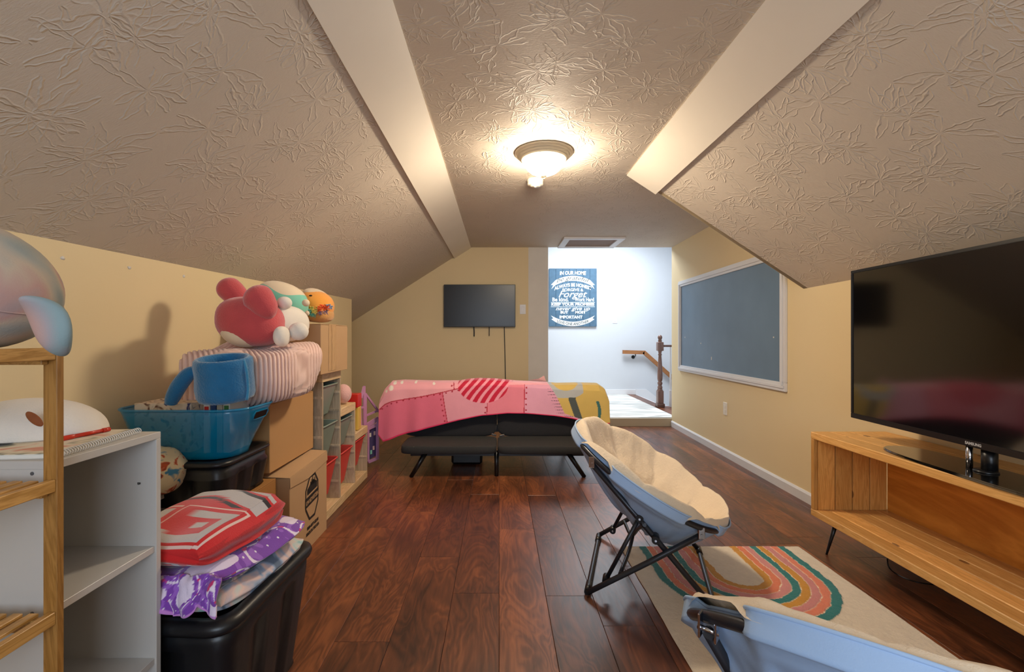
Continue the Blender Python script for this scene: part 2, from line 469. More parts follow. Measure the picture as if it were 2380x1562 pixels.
def blob(bm, c, r, power=2.0, n=20, m=28, rot=None, fn=None, mi=0):
    """superellipsoid; rot = 3x3 matrix; fn displaces a unit-ish vector"""
    c = Vector(c); rings = []
    def sg(v, p): return math.copysign(abs(v) ** p, v)
    e = 2.0 / power
    for i in range(n + 1):
        th = -PI / 2 + PI * i / n
        row = []
        cnt = 1 if i in (0, n) else m
        for k in range(cnt):
            ph = 2 * PI * k / m
            v = Vector((sg(math.cos(th), e) * sg(math.cos(ph), e) * r[0], sg(math.cos(th), e) * sg(math.sin(ph), e) * r[1], sg(math.sin(th), e) * r[2]))
            if fn: v = fn(v)
            if rot: v = rot @ v
            row.append(bm.verts.new(c + v))
        rings.append(row)
    for a, b in zip(rings, rings[1:]):
        for k in range(m):
            k2 = (k + 1) % m
            if len(a) == 1: vs = (a[0], b[k2], b[k])
            elif len(b) == 1: vs = (a[k], a[k2], b[0])
            else: vs = (a[k], a[k2], b[k2], b[k])
            f = bm.faces.new(vs); f.smooth = True; f.material_index = mi

def grid_mesh(name, fn, nu, nv, material, parent=None, color=None, thick=0.0, loc=None):
    """fn(u,v)->xyz, color(u,v)->rgb(0-255) ; optional solid thickness along normal"""
    U = np.linspace(0, 1, nu + 1); V = np.linspace(0, 1, nv + 1)
    P = np.array([[fn(u, v) for u in U] for v in V])
    off = np.array(OFF[parent.name]) if parent is not None else np.array(loc if loc is not None else (0, 0, 0))
    P = P - off
    n1 = (nu + 1) * (nv + 1)
    verts = P.reshape(-1, 3)
    idx = np.arange(n1).reshape(nv + 1, nu + 1)
    F_ = np.stack([idx[:-1, :-1], idx[:-1, 1:], idx[1:, 1:], idx[1:, :-1]], -1).reshape(-1, 4)
    if thick:
        du = np.gradient(P, axis=1); dv = np.gradient(P, axis=0)
        nn = np.cross(du, dv); nn /= (np.linalg.norm(nn, axis=-1, keepdims=True) + 1e-12)
        Q = (P - nn * thick).reshape(-1, 3)
        verts = np.concatenate([verts, Q])
        B = F_[:, ::-1] + n1
        br = np.concatenate([idx[0, :], idx[1:, -1], idx[-1, -2::-1], idx[-2:0:-1, 0]])
        br2 = np.roll(br, -1)
        S = np.stack([br2, br, br + n1, br2 + n1], -1)
        F_ = np.concatenate([F_, B, S])
    me = bpy.data.meshes.new(name)
    me.from_pydata(verts.tolist(), [], F_.tolist())
    me.polygons.foreach_set('use_smooth', [True] * len(me.polygons))
    if color:
        C = np.array([[color(u, v) for u in U] for v in V], float).reshape(-1, 3)
        C = C / 255.0
        C = np.where(C <= 0.04045, C / 12.92, ((C + 0.055) / 1.055) ** 2.4)
        if thick: C = np.concatenate([C, C])
        at = me.color_attributes.new('Col', 'FLOAT_COLOR', 'POINT')
        at.data.foreach_set('color', np.concatenate([C, np.ones((len(C), 1))], 1).astype(np.float32).ravel())
    me.materials.append(material)
    me.update()
    o = bpy.data.objects.new(name, me); COL.objects.link(o)
    if parent is not None: o.parent = parent
    elif loc is not None: o.location = loc
    return reg(o, off)

def text(name, body, size, fn, material, parent, bold=0.0, shear=0.0, align='CENTER', spacing=1.0, th=0.0012, width=None):
    """flat lettering; fn(x, y) -> (point, outward normal); fits to width when given"""
    cu = bpy.data.curves.new('t', 'FONT'); cu.body = body; cu.size = size; cu.align_x = align
    cu.shear = shear; cu.offset = bold; cu.space_character = spacing; cu.resolution_u = 3
    to = bpy.data.objects.new('t', cu); COL.objects.link(to)
    dg = bpy.context.evaluated_depsgraph_get()
    me = bpy.data.meshes.new_from_object(to.evaluated_get(dg))
    bpy.data.objects.remove(to); bpy.data.curves.remove(cu)
    bm = BM(); bm.from_mesh(me); bpy.data.meshes.remove(me)
    if width and bm.verts:
        xs = [v.co.x for v in bm.verts]; k = width / (max(xs) - min(xs)); mid = (max(xs) + min(xs)) / 2
        for v in bm.verts: v.co.x = (v.co.x - mid) * k
    bmesh.ops.remove_doubles(bm, verts=bm.verts, dist=1e-6)
    # subdivide long edges a little is unnecessary for small arcs
    for v in bm.verts:
        p, n = fn(v.co.x, v.co.y)
        v.co = Vector(p) + Vector(n) * th
    return obj(name, bm, material, parent)

def at(px, py, Y):
    """the point at depth Y seen at photo pixel px,py"""
    return Vector(((px - 1160.0) * Y / F, Y, CAMH - (py - 782.0) * Y / F))

def rotz(a): return Matrix.Rotation(a, 3, 'Z')
def rot(a, ax): return Matrix.Rotation(a, 3, ax)
def lerp(a, b, t): return a + (b - a) * t
def interp(x, xs, ys): return float(np.interp(x, xs, ys))
def sstep(a, b, x):
    t = min(1, max(0, (x - a) / (b - a))); return t * t * (3 - 2 * t)

# ================================================================= ROOM
CZ = 2.19
YB = 5.57          # gable wall with the small television
YR0 = -1.7         # wall behind the camera
YE = 3.06          # where the right slope ends
def XR(y): return 2.045 + (y - 3.0) * 0.0262     # right wall
def XL(y): return -1.552 + (y - 1.5) * 0.020      # left knee wall
def ZKL(y): return 1.386 + (y - 1.5) * 0.0135

def S(o): o['kind'] = 'structure'; return o

# floor and its boards
fl = S(bx('floor', -2.6, 2.3, YR0, YB + 0.02, -0.06, -0.006, M['floor_base']))
pw, plen = 0.198, 1.22
cols = list(range(-13, 12))
offs = {0: 2.60, -1: 3.17, 1: 3.15, 2: 2.95, -2: 3.49, -3: 2.86, 3: 3.4, -4: 2.62, 4: 3.05}
plank_cache = {}
for c in cols:
    x0, x1 = c * pw, (c + 1) * pw
    if x0 > 2.2 or x1 < -2.5: continue
    x1 = min(x1, XR(5.5) + 0.03)
    o0 = offs.get(c, rnd.uniform(0, plen))
    y = o0 - math.ceil((o0 - YR0) / plen) * plen
    while y < YB:
        a, b_ = max(y, YR0), min(y + plen, YB)
        if b_ - a > 0.02:
            key = (round(x1 - x0, 4), round(b_ - a, 4))
            if key not in plank_cache:
                bm = BM(); box(bm, 0.0006, x1 - x0 - 0.0006, 0.0006, b_ - a - 0.0006, -0.008, 0, 0.0010)
                me = bpy.data.meshes.new('plank'); bm.to_mesh(me); bm.free(); me.materials.append(M['floor'])
                plank_cache[key] = me
            p = bpy.data.objects.new('plank', plank_cache[key]); COL.objects.link(p)
            p.parent = fl; p.location = (x0, a, 0)
        y += plen

# walls
bm = BM(); quad(bm, [(XL(YR0), YR0, -0.05), (XL(4.60), 4.60, -0.05), (XL(4.60), 4.60, ZKL(4.60) + 0.05), (XL(YR0), YR0, ZKL(YR0) + 0.05)], 0.05, (-1, 0, 0))
S(obj('wall_left', bm, M['yellow']))
S(bx('wall_alcove', -2.35, XL(4.6) - 0.05, 4.50, 4.60, -0.05, 1.5, M['yellow']))
S(bx('wall_side', -2.4, -2.32, 4.5, YB + 0.1, -0.05, 1.3, M['yellow']))
bm = BM(); quad(bm, [(XR(YR0), YR0, -0.05), (XR(YB), YB, -0.05), (XR(YB), YB, CZ + 0.02), (XR(YR0), YR0, CZ + 0.02)], 0.08, (1, 0, 0))
S(obj('wall_right', bm, M['yellow']))
# gable wall, left of the opening, its top following ceiling and slope
bm = BM()
quad(bm, [(-2.4, YB, -0.05), (0.36, YB, -0.05), (0.36, YB, CZ + 0.03), (-0.30, YB, CZ + 0.03), (-2.4, YB, CZ + 0.03)], 0.10, (0, 1, 0))
S(obj('wall_back', bm, M['yellow']))
S(bx('trim_1', 0.358, 0.60, YB - 0.004, YB + 0.10, 0.0, CZ, M['drywall']))
for k, z in enumerate((0.35, 0.78, 1.13, 1.66)):
    pass
# wall behind the camera with an unseen window added for the fill light
for nm, a in (('wall_front', (-2.0, -0.65, 0, 2.3)), ('wall_front', (0.95, 2.3, 0, 2.3)), ('wall_front', (-0.65, 0.95, 0, 0.78)), ('wall_front', (-0.65, 0.95, 1.94, 2.3))):
    S(bx(nm, a[0], a[1], YR0 - 0.1, YR0, a[2] - 0.05, a[3], M['yellow']))
wf = S(bx('assumed_window', -0.65, -0.60, YR0 - 0.08, YR0 + 0.015, 0.78, 1.94, M['white_trim']))
for a in ((0.90, 0.95, 0.78, 1.94), (-0.65, 0.95, 0.78, 0.83), (-0.65, 0.95, 1.89, 1.94), (-0.60, 0.90, 1.345, 1.375)):
    bx('frame', a[0], a[1], YR0 - 0.08, YR0 + 0.015, a[2], a[3], M['white_trim'], wf)

# ceiling: flat part, left slope, right slope; each with uv in metres for the stomped relief
def surf(name, pts, uvdir, th=0.06, nrm=(0, 0, 1)):
    P = [Vector(p) for p in pts]
    bm = BM(); uvl = bm.loops.layers.uv.new('UVMap')
    quad(bm, P, th, nrm)
    e1, e2 = uvdir
    for f in bm.faces:
        for lp in f.loops:
            lp[uvl].uv = ((lp.vert.co - P[0]).dot(Vector(e1)) + 3.17, (lp.vert.co - P[0]).dot(Vector(e2)) + 1.3)
    return obj(name, bm, M['ceiling'])
XA, XB = -0.364, 0.88
pL = 0.635; pR = 0.66
S(surf('ceiling', [(XA - 0.02, YR0, CZ), (XB + 0.02, YR0, CZ), (XB + 0.02, YE, CZ), (2.25, YE, CZ), (2.25, YB - 0.001, CZ), (XA - 0.02, YB - 0.001, CZ)], ((1, 0, 0), (0, 1, 0))))
sl = Vector((-1, 0, -pL)).normalized()
zk = lambda y: ZKL(y)
# left slope over the knee wall and on down into the alcove
S(surf('ceiling_left', [(XA, YR0, CZ), (XA, YB, CZ), (-2.45, YB, CZ - pL * (2.45 + XA)), (-2.45, YR0, CZ - pL * (2.45 + XA))], (sl, (0, 1, 0)), 0.05, (-0.5, 0, 0.87)))
sr = Vector((1, 0, -pR)).normalized()
zr = CZ - pR * (2.25 - XB)
S(surf('ceiling_right', [(XB, YR0, CZ), (XB, YE, CZ), (2.25, YE, zr), (2.25, YR0, zr)], (sr, (0, 1, 0)), 0.05, (0.5, 0, 0.87)))
# gable infill that closes the end of the right slope
bm = BM(); quad(bm, [(XB, YE - 0.002, CZ), (XB + 0.01, YE - 0.002, CZ + 0.03), (2.25, YE - 0.002, CZ + 0.03), (2.25, YE - 0.002, zr)], -0.04, (0, 1, 0))
S(obj('wall_gable', bm, M['yellow']))

# primed boards covering the ceiling corners
def trim_board(name, xa, slope, w_, y0, y1, side):
    d = Vector((side, 0, -slope)).normalized(); n = Vector((-slope * side, 0, -1)).normalized()
    bm = BM()
    p0 = Vector((xa, y0, CZ + 0.004)) - d * 0.012
    cur = []
    seg = 1
    a = p0; b = p0 + d * (w_ + 0.012)
    A = [a, b, b + n * 0.022, a + n * 0.022]
    vs = [bm.verts.new(v) for v in A]
    f = bm.faces.new(vs)
    r = bmesh.ops.extrude_face_region(bm, geom=[f])
    bmesh.ops.translate(bm, vec=(0, y1 - y0, 0), verts=[e for e in r['geom'] if isinstance(e, bmesh.types.BMVert)])
    bmesh.ops.recalc_face_normals(bm, faces=bm.faces)
    return S(obj(name, bm, M['trim_board']))
trim_board('trim_2', XA, pL, 0.228, YR0, YB - 0.002, -1)
trim_board('trim_3', XB, pR, 0.220, YR0, YE, 1)
# skirting along the right wall, two lengths with a visible butt joint
def skirt(name, y0, y1):
    bm = BM()
    def sec(y): 
        x = XR(y); return [(x, y, 0), (x - 0.014, y, 0), (x - 0.014, y, 0.058), (x - 0.006, y, 0.072), (x, y, 0.072)]
    a = [bm.verts.new(p) for p in sec(y0)]; b = [bm.verts.new(p) for p in sec(y1)]
    for i in range(5):
        j = (i + 1) % 5; bm.faces.new((a[i], a[j], b[j], b[i]))
    bm.faces.new(a[::-1]); bm.faces.new(b)
    bmesh.ops.recalc_face_normals(bm, faces=bm.faces)
    return S(obj(name, bm, M['white_trim']))
skirt('baseboard_right', YR0, 4.215); skirt('baseboard_right', 4.218, YB - 0.005)

# ---- stair landing beyond the opening, one step up
LZ = 0.095; YW = 7.88
S(bx('trim_4', 0.60, 2.12, YB, YB + 0.03, -0.05, LZ, M['riser']))
lf = S(bx('floor_landing', -0.6, 2.36, YB + 0.03, YW, -0.05, LZ - 0.006, M['floor_base']))
for k in range(15):
    bx('plank', -0.6 + k * 0.198, min(-0.6 + (k + 1) * 0.198 - 0.001, 2.36), YB + 0.03, YW - 0.002, LZ - 0.006, LZ, M['floor'], lf, 0.001)
lf2 = S(bx('floor_strip', 2.362, 4.2, YB + 0.03, 6.56, -0.05, LZ, M['floor']))
S(bx('wall_stair', -0.7, 4.3, YW, YW + 0.1, -1.6, 2.95, M['white_wall']))
S(bx('wall_east', 4.2, 4.3, YB, YW, -1.6, 2.95, M['white_wall']))
S(bx('wall_west', -0.7, -0.6, YB + 0.1, YW, -0.1, 2.95, M['white_wall']))
S(bx('wall_header', -0.7, 4.3, YB + 0.002, YB + 0.10, CZ + 0.02, 2.95, M['white_wall']))
S(bx('wall_south', 2.20, 4.3, YB, YB + 0.10, 0, CZ + 0.03, M['white_wall']))
S(bx('ceiling_landing', -0.7, 4.3, YB, YW + 0.1, 2.95, 3.0, M['white_wall']))
S(bx('baseboard_stair', -0.6, 2.36, YW - 0.014, YW, LZ, LZ + 0.09, M['white_trim'], None, 0.003))
bm = BM(); quad(bm, [(2.36, YW - 0.016, LZ + 0.09), (2.55, YW - 0.016, LZ + 0.09), (4.2, YW - 0.016, -1.1), (4.2, YW - 0.016, -1.5), (2.36, YW - 0.016, -0.10)], 0.015, (0, 1, 0))
S(obj('trim_5', bm, M['white_trim']))
S(bx('trim_6', 2.36, 2.375, 6.56, YW, -0.4, LZ + 0.001, M['white_trim']))
S(bx('wall_under', 2.375, 4.2, 6.52, 6.56, -1.6, LZ - 0.05, M['white_wall']))
for k in range(7):
    S(bx('trim_7', 2.38 + k * 0.26, 2.38 + (k + 1) * 0.26, 6.56, YW - 0.02, -1.6, LZ - 0.18 * (k + 1), M['white_trim']))
t = bx('rug', 0.62, 2.20, YB + 0.035, YW - 0.02, LZ, LZ + 0.008, M['landing_rug'], None, 0.003)
tag(t, 'pale rug with grey wavy bands on the raised landing', 'rug')
# attic hatch
hz = CZ
h = thing('attic_hatch', (1.05, 5.25, hz), 'square attic hatch with white frame in the ceiling near the landing', 'hatch')
X0, X1, Y0, Y1 = 0.71, 1.39, 4.98, 5.53
for a in ((X0, X1, Y0, Y0 + 0.075), (X0, X1, Y1 - 0.075, Y1), (X0, X0 + 0.075, Y0 + 0.075, Y1 - 0.075), (X1 - 0.075, X1, Y0 + 0.075, Y1 - 0.075)):
    bx('frame', a[0], a[1], a[2], a[3], hz - 0.02, hz + 0.001, M['white_trim'], h, 0.003)
bx('panel', X0 + 0.075, X1 - 0.075, Y0 + 0.075, Y1 - 0.075, hz - 0.005, hz - 0.001, wood_mat('hatch_plywood', (120, 84, 58), (158, 120, 90), 'X', 3.0, 0.6, knots=False), h, label='bare brown plywood panel')

# newel, guard rail, baluster, handrail
nx, ny = 2.29, 6.48
n = thing('newel_post', (nx, ny, LZ), 'turned dark brown newel post with ball top at the stair edge', 'post')
bx('base', nx - 0.055, nx + 0.055, ny - 0.055, ny + 0.055, LZ, LZ + 0.055, M['walnut'], n, 0.008)
bx('lower_block', nx - 0.041, nx + 0.041, ny - 0.041, ny + 0.041, LZ + 0.055, LZ + 0.235, M['walnut'], n, 0.006)
bm = BM()
pr = [(0.038, 0.235), (0.042, 0.245), (0.03, 0.255), (0.034, 0.265), (0.034, 0.29), (0.024, 0.305), (0.032, 0.325), (0.036, 0.345), (0.024, 0.36), (0.030, 0.375), (0.035, 0.40), (0.036, 0.46), (0.032, 0.56), (0.024, 0.68), (0.020, 0.735), (0.030, 0.745), (0.020, 0.757), (0.024, 0.79), (0.036, 0.80)]
lathe(bm, pr, (nx, ny, LZ), 20); obj('spindle', bm, M['walnut'], n)
bx('upper_block', nx - 0.041, nx + 0.041, ny - 0.041, ny + 0.041, LZ + 0.80, LZ + 0.925, M['walnut'], n, 0.006)
bm = BM(); lathe(bm, [(0.03, 0.925), (0.022, 0.94), (0.030, 0.947), (0.020, 0.958), (0.024, 0.965), (0.032, 0.985), (0.030, 1.005), (0.018, 1.022), (0, 1.027)], (nx, ny, LZ), 20); obj('ball_top', bm, M['walnut'], n)
g_ = thing('guard_rail', (nx + 0.1, ny, LZ), 'thin brown guard rail with white balusters right of the newel post', 'railing')
bx('rail', nx + 0.045, 4.15, ny - 0.022, ny + 0.022, LZ + 0.855, LZ + 0.885, M['walnut'], g_, 0.006)
for k in range(8):
    xx = nx + 0.15 + k * 0.13
    bm = BM(); box(bm, xx - 0.016, xx + 0.016, ny - 0.016, ny + 0.016, LZ, LZ + 0.24, 0.003)
    lathe(bm, [(0.014, 0.24), (0.009, 0.26), (0.012, 0.30), (0.013, 0.42), (0.008, 0.78), (0.007, 0.855)], (xx, ny, LZ), 10)
    obj('baluster', bm, M['white_trim'], g_, label='white turned baluster')
hr = thing('handrail', (2.2, YW - 0.08, 0.87), 'brown wooden handrail sloping down along the white stair wall', 'handrail')
hy = YW - 0.075
za = CAMH - (818 - 782) * hy / F
bm = BM()
def rail_seg(a, b):
    a, b = Vector(a), Vector(b); d = (b - a).normalized(); u = Vector((-d.z, 0, d.x))
    quad(bm, [a - u * 0.032, b - u * 0.032, b + u * 0.032, a + u * 0.032], 0.04, (0, -1, 0))
xk = (1497 - 1160) * hy / F
rail_seg(((1447 - 1160) * hy / F, hy + 0.02, za), (xk, hy + 0.02, za - 0.01))
rail_seg((xk - 0.01, hy + 0.02, za + 0.0), (xk + 1.3, hy + 0.02, za - 1.17))
obj('rail', bm, M['oak'], hr)
bm = BM(); q = Vector(((1477 - 1160) * hy / F, hy, za))
tube(bm, [q + Vector((0, 0, -0.03)), q + Vector((0, 0.0, -0.07)), q + Vector((-0.02, 0.05, -0.09)), q + Vector((-0.02, 0.074, -0.09))], 0.008, 8)
tube(bm, [q + Vector((-0.02, 0.062, -0.09)), q + Vector((-0.02, 0.075, -0.09))], 0.03, 16)
obj('bracket', bm, M['black'], hr)

# switches and sockets
def plate(name, c, nrm, label, cat, socket=False, w_=0.072, h_=0.116):
    o = thing(name, c, label, cat)
    n_ = Vector(nrm); s_ = Vector((0, 0, 1)).cross(n_)
    def bb(nm, w2, h2, d0, d1, dz=0):
        bm = BM(); box(bm, -w2 / 2, w2 / 2, -d1, -d0, -h2 / 2 + dz, h2 / 2 + dz, 0.002)
        ang = math.atan2(n_.x, -n_.y)
        bmesh.ops.rotate(bm, cent=(0, 0, 0), matrix=rotz(ang), verts=bm.verts)
        bmesh.ops.translate(bm, vec=c, verts=bm.verts)
        obj(nm, bm, M['ivory'] if cat != 'switch' else M['white_trim'], o)
    bb('cover', w_, h_, 0, 0.006)
    if socket: bb('receptacle', 0.034, 0.03, 0.006, 0.008, 0.02); bb('receptacle', 0.034, 0.03, 0.006, 0.008, -0.02)
    else: bb('rocker', 0.034, 0.068, 0.006, 0.010)
    return o
plate('light_switch', at(1215, 719, YB), (0, -1, 0), 'white rocker light switch on the yellow wall beside the small television', 'switch')
plate('light_switch', at(1429, 743, YW), (0, -1, 0), 'white light switch on the white stair wall right of the sign', 'switch', w_=0.08, h_=0.13)
yo = 2.07 * F / (1685 - 1160)
plate('wall_outlet', (XR(yo), yo, CAMH - (950 - 782) * yo / F), (-1, 0, 0), 'ivory power outlet low on the yellow wall under the chalkboard', 'outlet', True)
# bits of adhesive left on the left wall
for px_, py_, wh_ in ((152, 600, 'largest and nearest'), (303, 622, 'middle'), (426, 642, 'farthest')):
    yy = 1.54 * F / (1160 - px_)
    p = Vector((XL(yy), yy, CAMH - (py_ - 782) * yy / F))
    bm = BM(); blob(bm, p, (0.004, 0.010, 0.007), 2, 6, 8, fn=lambda v: v * rnd.uniform(0.7, 1.2))
    o = obj('tape_scrap', bm, M['paper'], None, True)
    tag(o, 'tiny white tape scrap atop the left wall, %s of three' % wh_, 'tape', 'tape scraps on the left wall')

# ---- ceiling lamp and smoke alarm
lc = Vector((0.265, 2.70, CZ))
l_ = thing('ceiling_lamp', lc, 'lit flush ceiling lamp with frosted glass bowl and ridged metal rim', 'lamp')
bm = BM(); lathe(bm, [(0.0, 0.0), (0.172, 0.0), (0.172, -0.008), (0.163, -0.014), (0.160, -0.020), (0.150, -0.024), (0.147, -0.032), (0.137, -0.036), (0.134, -0.044), (0.126, -0.048), (0.12, -0.044), (0.0, -0.03)], lc, 48); obj('rim', bm, M['fixture'], l_)
bm = BM(); lathe(bm, [(0.122, -0.042), (0.120, -0.055), (0.112, -0.075), (0.098, -0.096), (0.078, -0.114), (0.05, -0.127), (0.02, -0.133), (0, -0.134)], lc, 48)
obj('glass_bowl', bm, M['glow'], l_, label='glowing frosted glass bowl')
bm = BM(); lathe(bm, [(0.0, -0.130), (0.021, -0.131), (0.021, -0.136), (0.017, -0.144), (0.006, -0.146), (0.007, -0.152), (0.004, -0.158), (0, -0.159)], lc, 20); obj('finial', bm, M['fixture'], l_)
sc_ = Vector((0.252, 3.17, CZ))
s_ = thing('smoke_alarm', sc_, 'round white smoke alarm just beyond the ceiling lamp', 'smoke alarm')
bm = BM(); lathe(bm, [(0, 0), (0.058, 0), (0.058, -0.008), (0.054, -0.010), (0.055, -0.034), (0.048, -0.040), (0.036, -0.041), (0.034, -0.047), (0, -0.049)], sc_, 32); obj('housing', bm, M['ivory'], s_)
bm = BM(); lathe(bm, [(0, -0.048), (0.010, -0.048), (0.010, -0.051), (0, -0.052)], sc_ + Vector((0.0, 0, 0)), 14); obj('test_button', bm, M['ivory'], s_)

# ---- small television on the gable wall
c0 = at(1031, 760, YB - 0.07); c1 = at(1198, 661, YB - 0.07)
tv = thing('television', ((c0.x + c1.x) / 2, YB - 0.04, c0.z), 'small black flat television mounted on the yellow back wall', 'television')
bx('casing', c0.x, c1.x, YB - 0.06, YB - 0.005, c0.z, c1.z, M['black'], tv, 0.004)
bx('screen', c0.x + 0.012, c1.x - 0.012, YB - 0.0625, YB - 0.06, c0.z + 0.02, c1.z - 0.012, M['screen2'], tv)
def cable(pts, r, name, label, m='black', cat='cable', grp=None):
    bm = BM(); tube(bm, smooth_path(pts, 6), r, 8); o = obj(name, bm, M[m], None, False)
    tag(o, label, cat, grp); return o
cable([at(1172, 758, YB - 0.012), at(1173, 800, YB - 0.01), at(1174, 845, YB - 0.01), at(1175, 900, YB - 0.01), at(1175, 960, YB - 0.01)], 0.005, 'power_cord', 'long thin black cord hanging down the wall from the small television')
cable([at(1101, 758, YB - 0.02), at(1102, 770, YB - 0.02), at(1102, 782, YB - 0.02)], 0.007, 'cable_end', 'short thick black cable end under the middle of the small television')
cable([at(1137, 758, YB - 0.02), at(1137, 770, YB - 0.02), at(1137, 781, YB - 0.02)], 0.005, 'cable_end', 'short thin black cable end right of the thicker one under the small television')

# ---- sign on the stair wall
YS = YW - 0.035
a = at(1276, 759, YS); b2 = at(1387, 624, YS)
sx0, sx1, sz0, sz1 = a.x, b2.x, a.z, b2.z
sg = thing('wall_sign', ((sx0 + sx1) / 2, YW - 0.02, sz0), 'large blue wooden board sign with white and dark motto lettering', 'sign')
nb = 7
for k in range(nb):
    bx('board', sx0 + (sx1 - sx0) * k / nb + 0.001, sx0 + (sx1 - sx0) * (k + 1) / nb - 0.001, YS, YW - 0.002, sz0, sz1, M['sign'], sg, 0.003)
W_ = sx1 - sx0; H_ = sz1 - sz0; SX = (sx0 + sx1) / 2; SZ = sz1
def flat(cx, cz, bend=0.0):
    def fn(x, y):
        xx = x; zz = cz + y - bend * (x / (W_ / 2)) ** 2
        return (SX + cx + xx, YS - 0.001, zz), (0, -1, 0)
    return fn
def ribbon(zc, half, bend, hgt, tails):
    bm = BM(); N = 24; pv = None
    for i in range(N + 1):
        x = -half + 2 * half * i / N
        z = zc - bend * (x / (W_ / 2)) ** 2
        v = (bm.verts.new((SX + x, YS - 0.0015, z - hgt / 2)), bm.verts.new((SX + x, YS - 0.0015, z + hgt / 2)))
        if pv: bm.faces.new((pv[0], v[0], v[1], pv[1]))
        pv = v
    for s in (-1, 1):
        x = s * half; z = zc - bend * (half / (W_ / 2)) ** 2; dz = tails
        p = [(SX + x, YS - 0.0014, z - hgt / 2), (SX + x, YS - 0.0014, z + hgt / 2), (SX + x + s * W_ * 0.10, YS - 0.0014, z + hgt / 2 + dz - abs(dz) * 0.2),
             (SX + x + s * W_ * 0.05, YS - 0.0014, z + dz * 0.6), (SX + x + s * W_ * 0.09, YS - 0.0014, z - hgt / 2 + dz)]
        add(bm, p, [(0, 1, 2, 3), (0, 3, 4)])
    bmesh.ops.recalc_face_normals(bm, faces=bm.faces)
    return obj('ribbon', bm, M['signwhite'], sg)
def zf(v): return SZ - H_ * v          # fraction from the top
ribbon(zf(0.17), W_ * 0.36, -0.0 + 0.14, H_ * 0.085, -0.07)
ribbon(zf(0.955) , W_ * 0.36, -0.13, H_ * 0.075, 0.05)
text('lettering', 'IN OUR HOME', 0.085, flat(0, zf(0.105), 0.02), M['signwhite'], sg, 0.003, 0.1, width=W_ * 0.55)
text('lettering', 'be grateful', 0.10, flat(0, zf(0.195), 0.11), M['signdark'], sg, 0.000, 0.35, th=0.002, width=W_ * 0.68)
text('lettering', 'ALWAYS BE HONEST', 0.08, flat(0, zf(0.31), 0.11), M['signwhite'], sg, 0.003, 0, width=W_ * 0.78)
text('lettering', 'FORGIVE &', 0.07, flat(0, zf(0.39), 0.03), M['signwhite'], sg, 0.0015, 0, width=W_ * 0.44)
text('lettering', 'Forget', 0.16, flat(0, zf(0.495), 0), M['signwhite'], sg, 0.0015, 0.4, width=W_ * 0.60)
text('lettering', 'Be kind.', 0.09, flat(-W_ * 0.26, zf(0.565), 0), M['signwhite'], sg, 0.002, 0, width=W_ * 0.34)
text('lettering', 'Work Hard', 0.09, flat(W_ * 0.24, zf(0.565), 0), M['signwhite'], sg, 0.002, 0, width=W_ * 0.40)
text('lettering', 'KEEP YOUR PROMISES', 0.066, flat(0, zf(0.64), 0), M['signwhite'], sg, 0.003, 0, width=W_ * 0.90)
text('lettering', 'never give up', 0.09, flat(0, zf(0.72), 0), M['signwhite'], sg, 0.0012, 0.35, width=W_ * 0.72)
text('lettering', 'BUT', 0.06, flat(-W_ * 0.18, zf(0.775), 0), M['signwhite'], sg, 0.003, 0, width=W_ * 0.16)
text('lettering', 'MOST', 0.06, flat(W_ * 0.16, zf(0.775), 0), M['signwhite'], sg, 0.003, 0, width=W_ * 0.22)
text('lettering', 'IMPORTANT', 0.068, flat(-W_ * 0.04, zf(0.86), 0.0), M['signwhite'], sg, 0.003, 0, width=W_ * 0.48)
text('lettering', 'LOVE ONE ANOTHER', 0.068, flat(0, zf(0.978), -0.12), M['signdark'], sg, 0.001, 0, th=0.002, width=W_ * 0.66)
bm = BM()
for v in (0.585, 0.66):
    box(bm, SX - W_ * 0.46, SX + W_ * 0.46, YS - 0.002, YS - 0.0008, zf(v) - 0.003, zf(v) + 0.003)
obj('ruled_line', bm, M['signwhite'], sg)

# ---- chalkboard on the right wall
ya, yb = 3.235, 5.30
def CBX(y): return XR(y)
cz0, cz1 = 0.705, 1.735
cb = thing('chalkboard', (XR(4.2), 4.2, cz0), 'large blue-grey chalkboard in a white moulded frame on the right wall', 'chalkboard')
def wallbox(nm, y0, y1, z0, z1, d0, d1, m, par, bev=0.0, label=None):
    bm = BM(); v = []
    for y in (y0, y1):
        x = XR(y); v += [(x - d0, y, z0), (x - d0, y, z1), (x - d1, y, z1), (x - d1, y, z0)]
    vs, fs = add(bm, v, [(0, 1, 2, 3), (7, 6, 5, 4), (0, 4, 5, 1), (1, 5, 6, 2), (2, 6, 7, 3), (3, 7, 4, 0)])
    bmesh.ops.recalc_face_normals(bm, faces=fs)
    if bev: bmesh.ops.bevel(bm, geom=bm.edges[:], offset=bev, segments=2, affect='EDGES')
    return obj(nm, bm, m, par, label=label)
wallbox('slate', ya + 0.03, yb - 0.03, cz0 + 0.03, cz1 - 0.03, 0.0, 0.010, M['chalk'], cb)
fw = 0.065
for (y0, y1, z0, z1) in ((ya, yb, cz0, cz0 + fw), (ya, yb, cz1 - fw, cz1), (ya, ya + fw, cz0 + fw, cz1 - fw), (yb - fw, yb, cz0 + fw, cz1 - fw)):
    f = wallbox('frame', y0, y1, z0, z1, 0.0, 0.022, M['white_trim'], cb, 0.003)
    hz_ = y1 - y0 > z1 - z0
    if hz_: wallbox('moulding', y0 + 0.01, y1 - 0.01, z0 + 0.022, z1 - 0.022, 0.0221, 0.029, M['white_trim'], f, 0.002)
    else: wallbox('moulding', y0 + 0.022, y1 - 0.022, z0 - 0.02, z1 + 0.02, 0.0221, 0.029, M['white_trim'], f, 0.002)
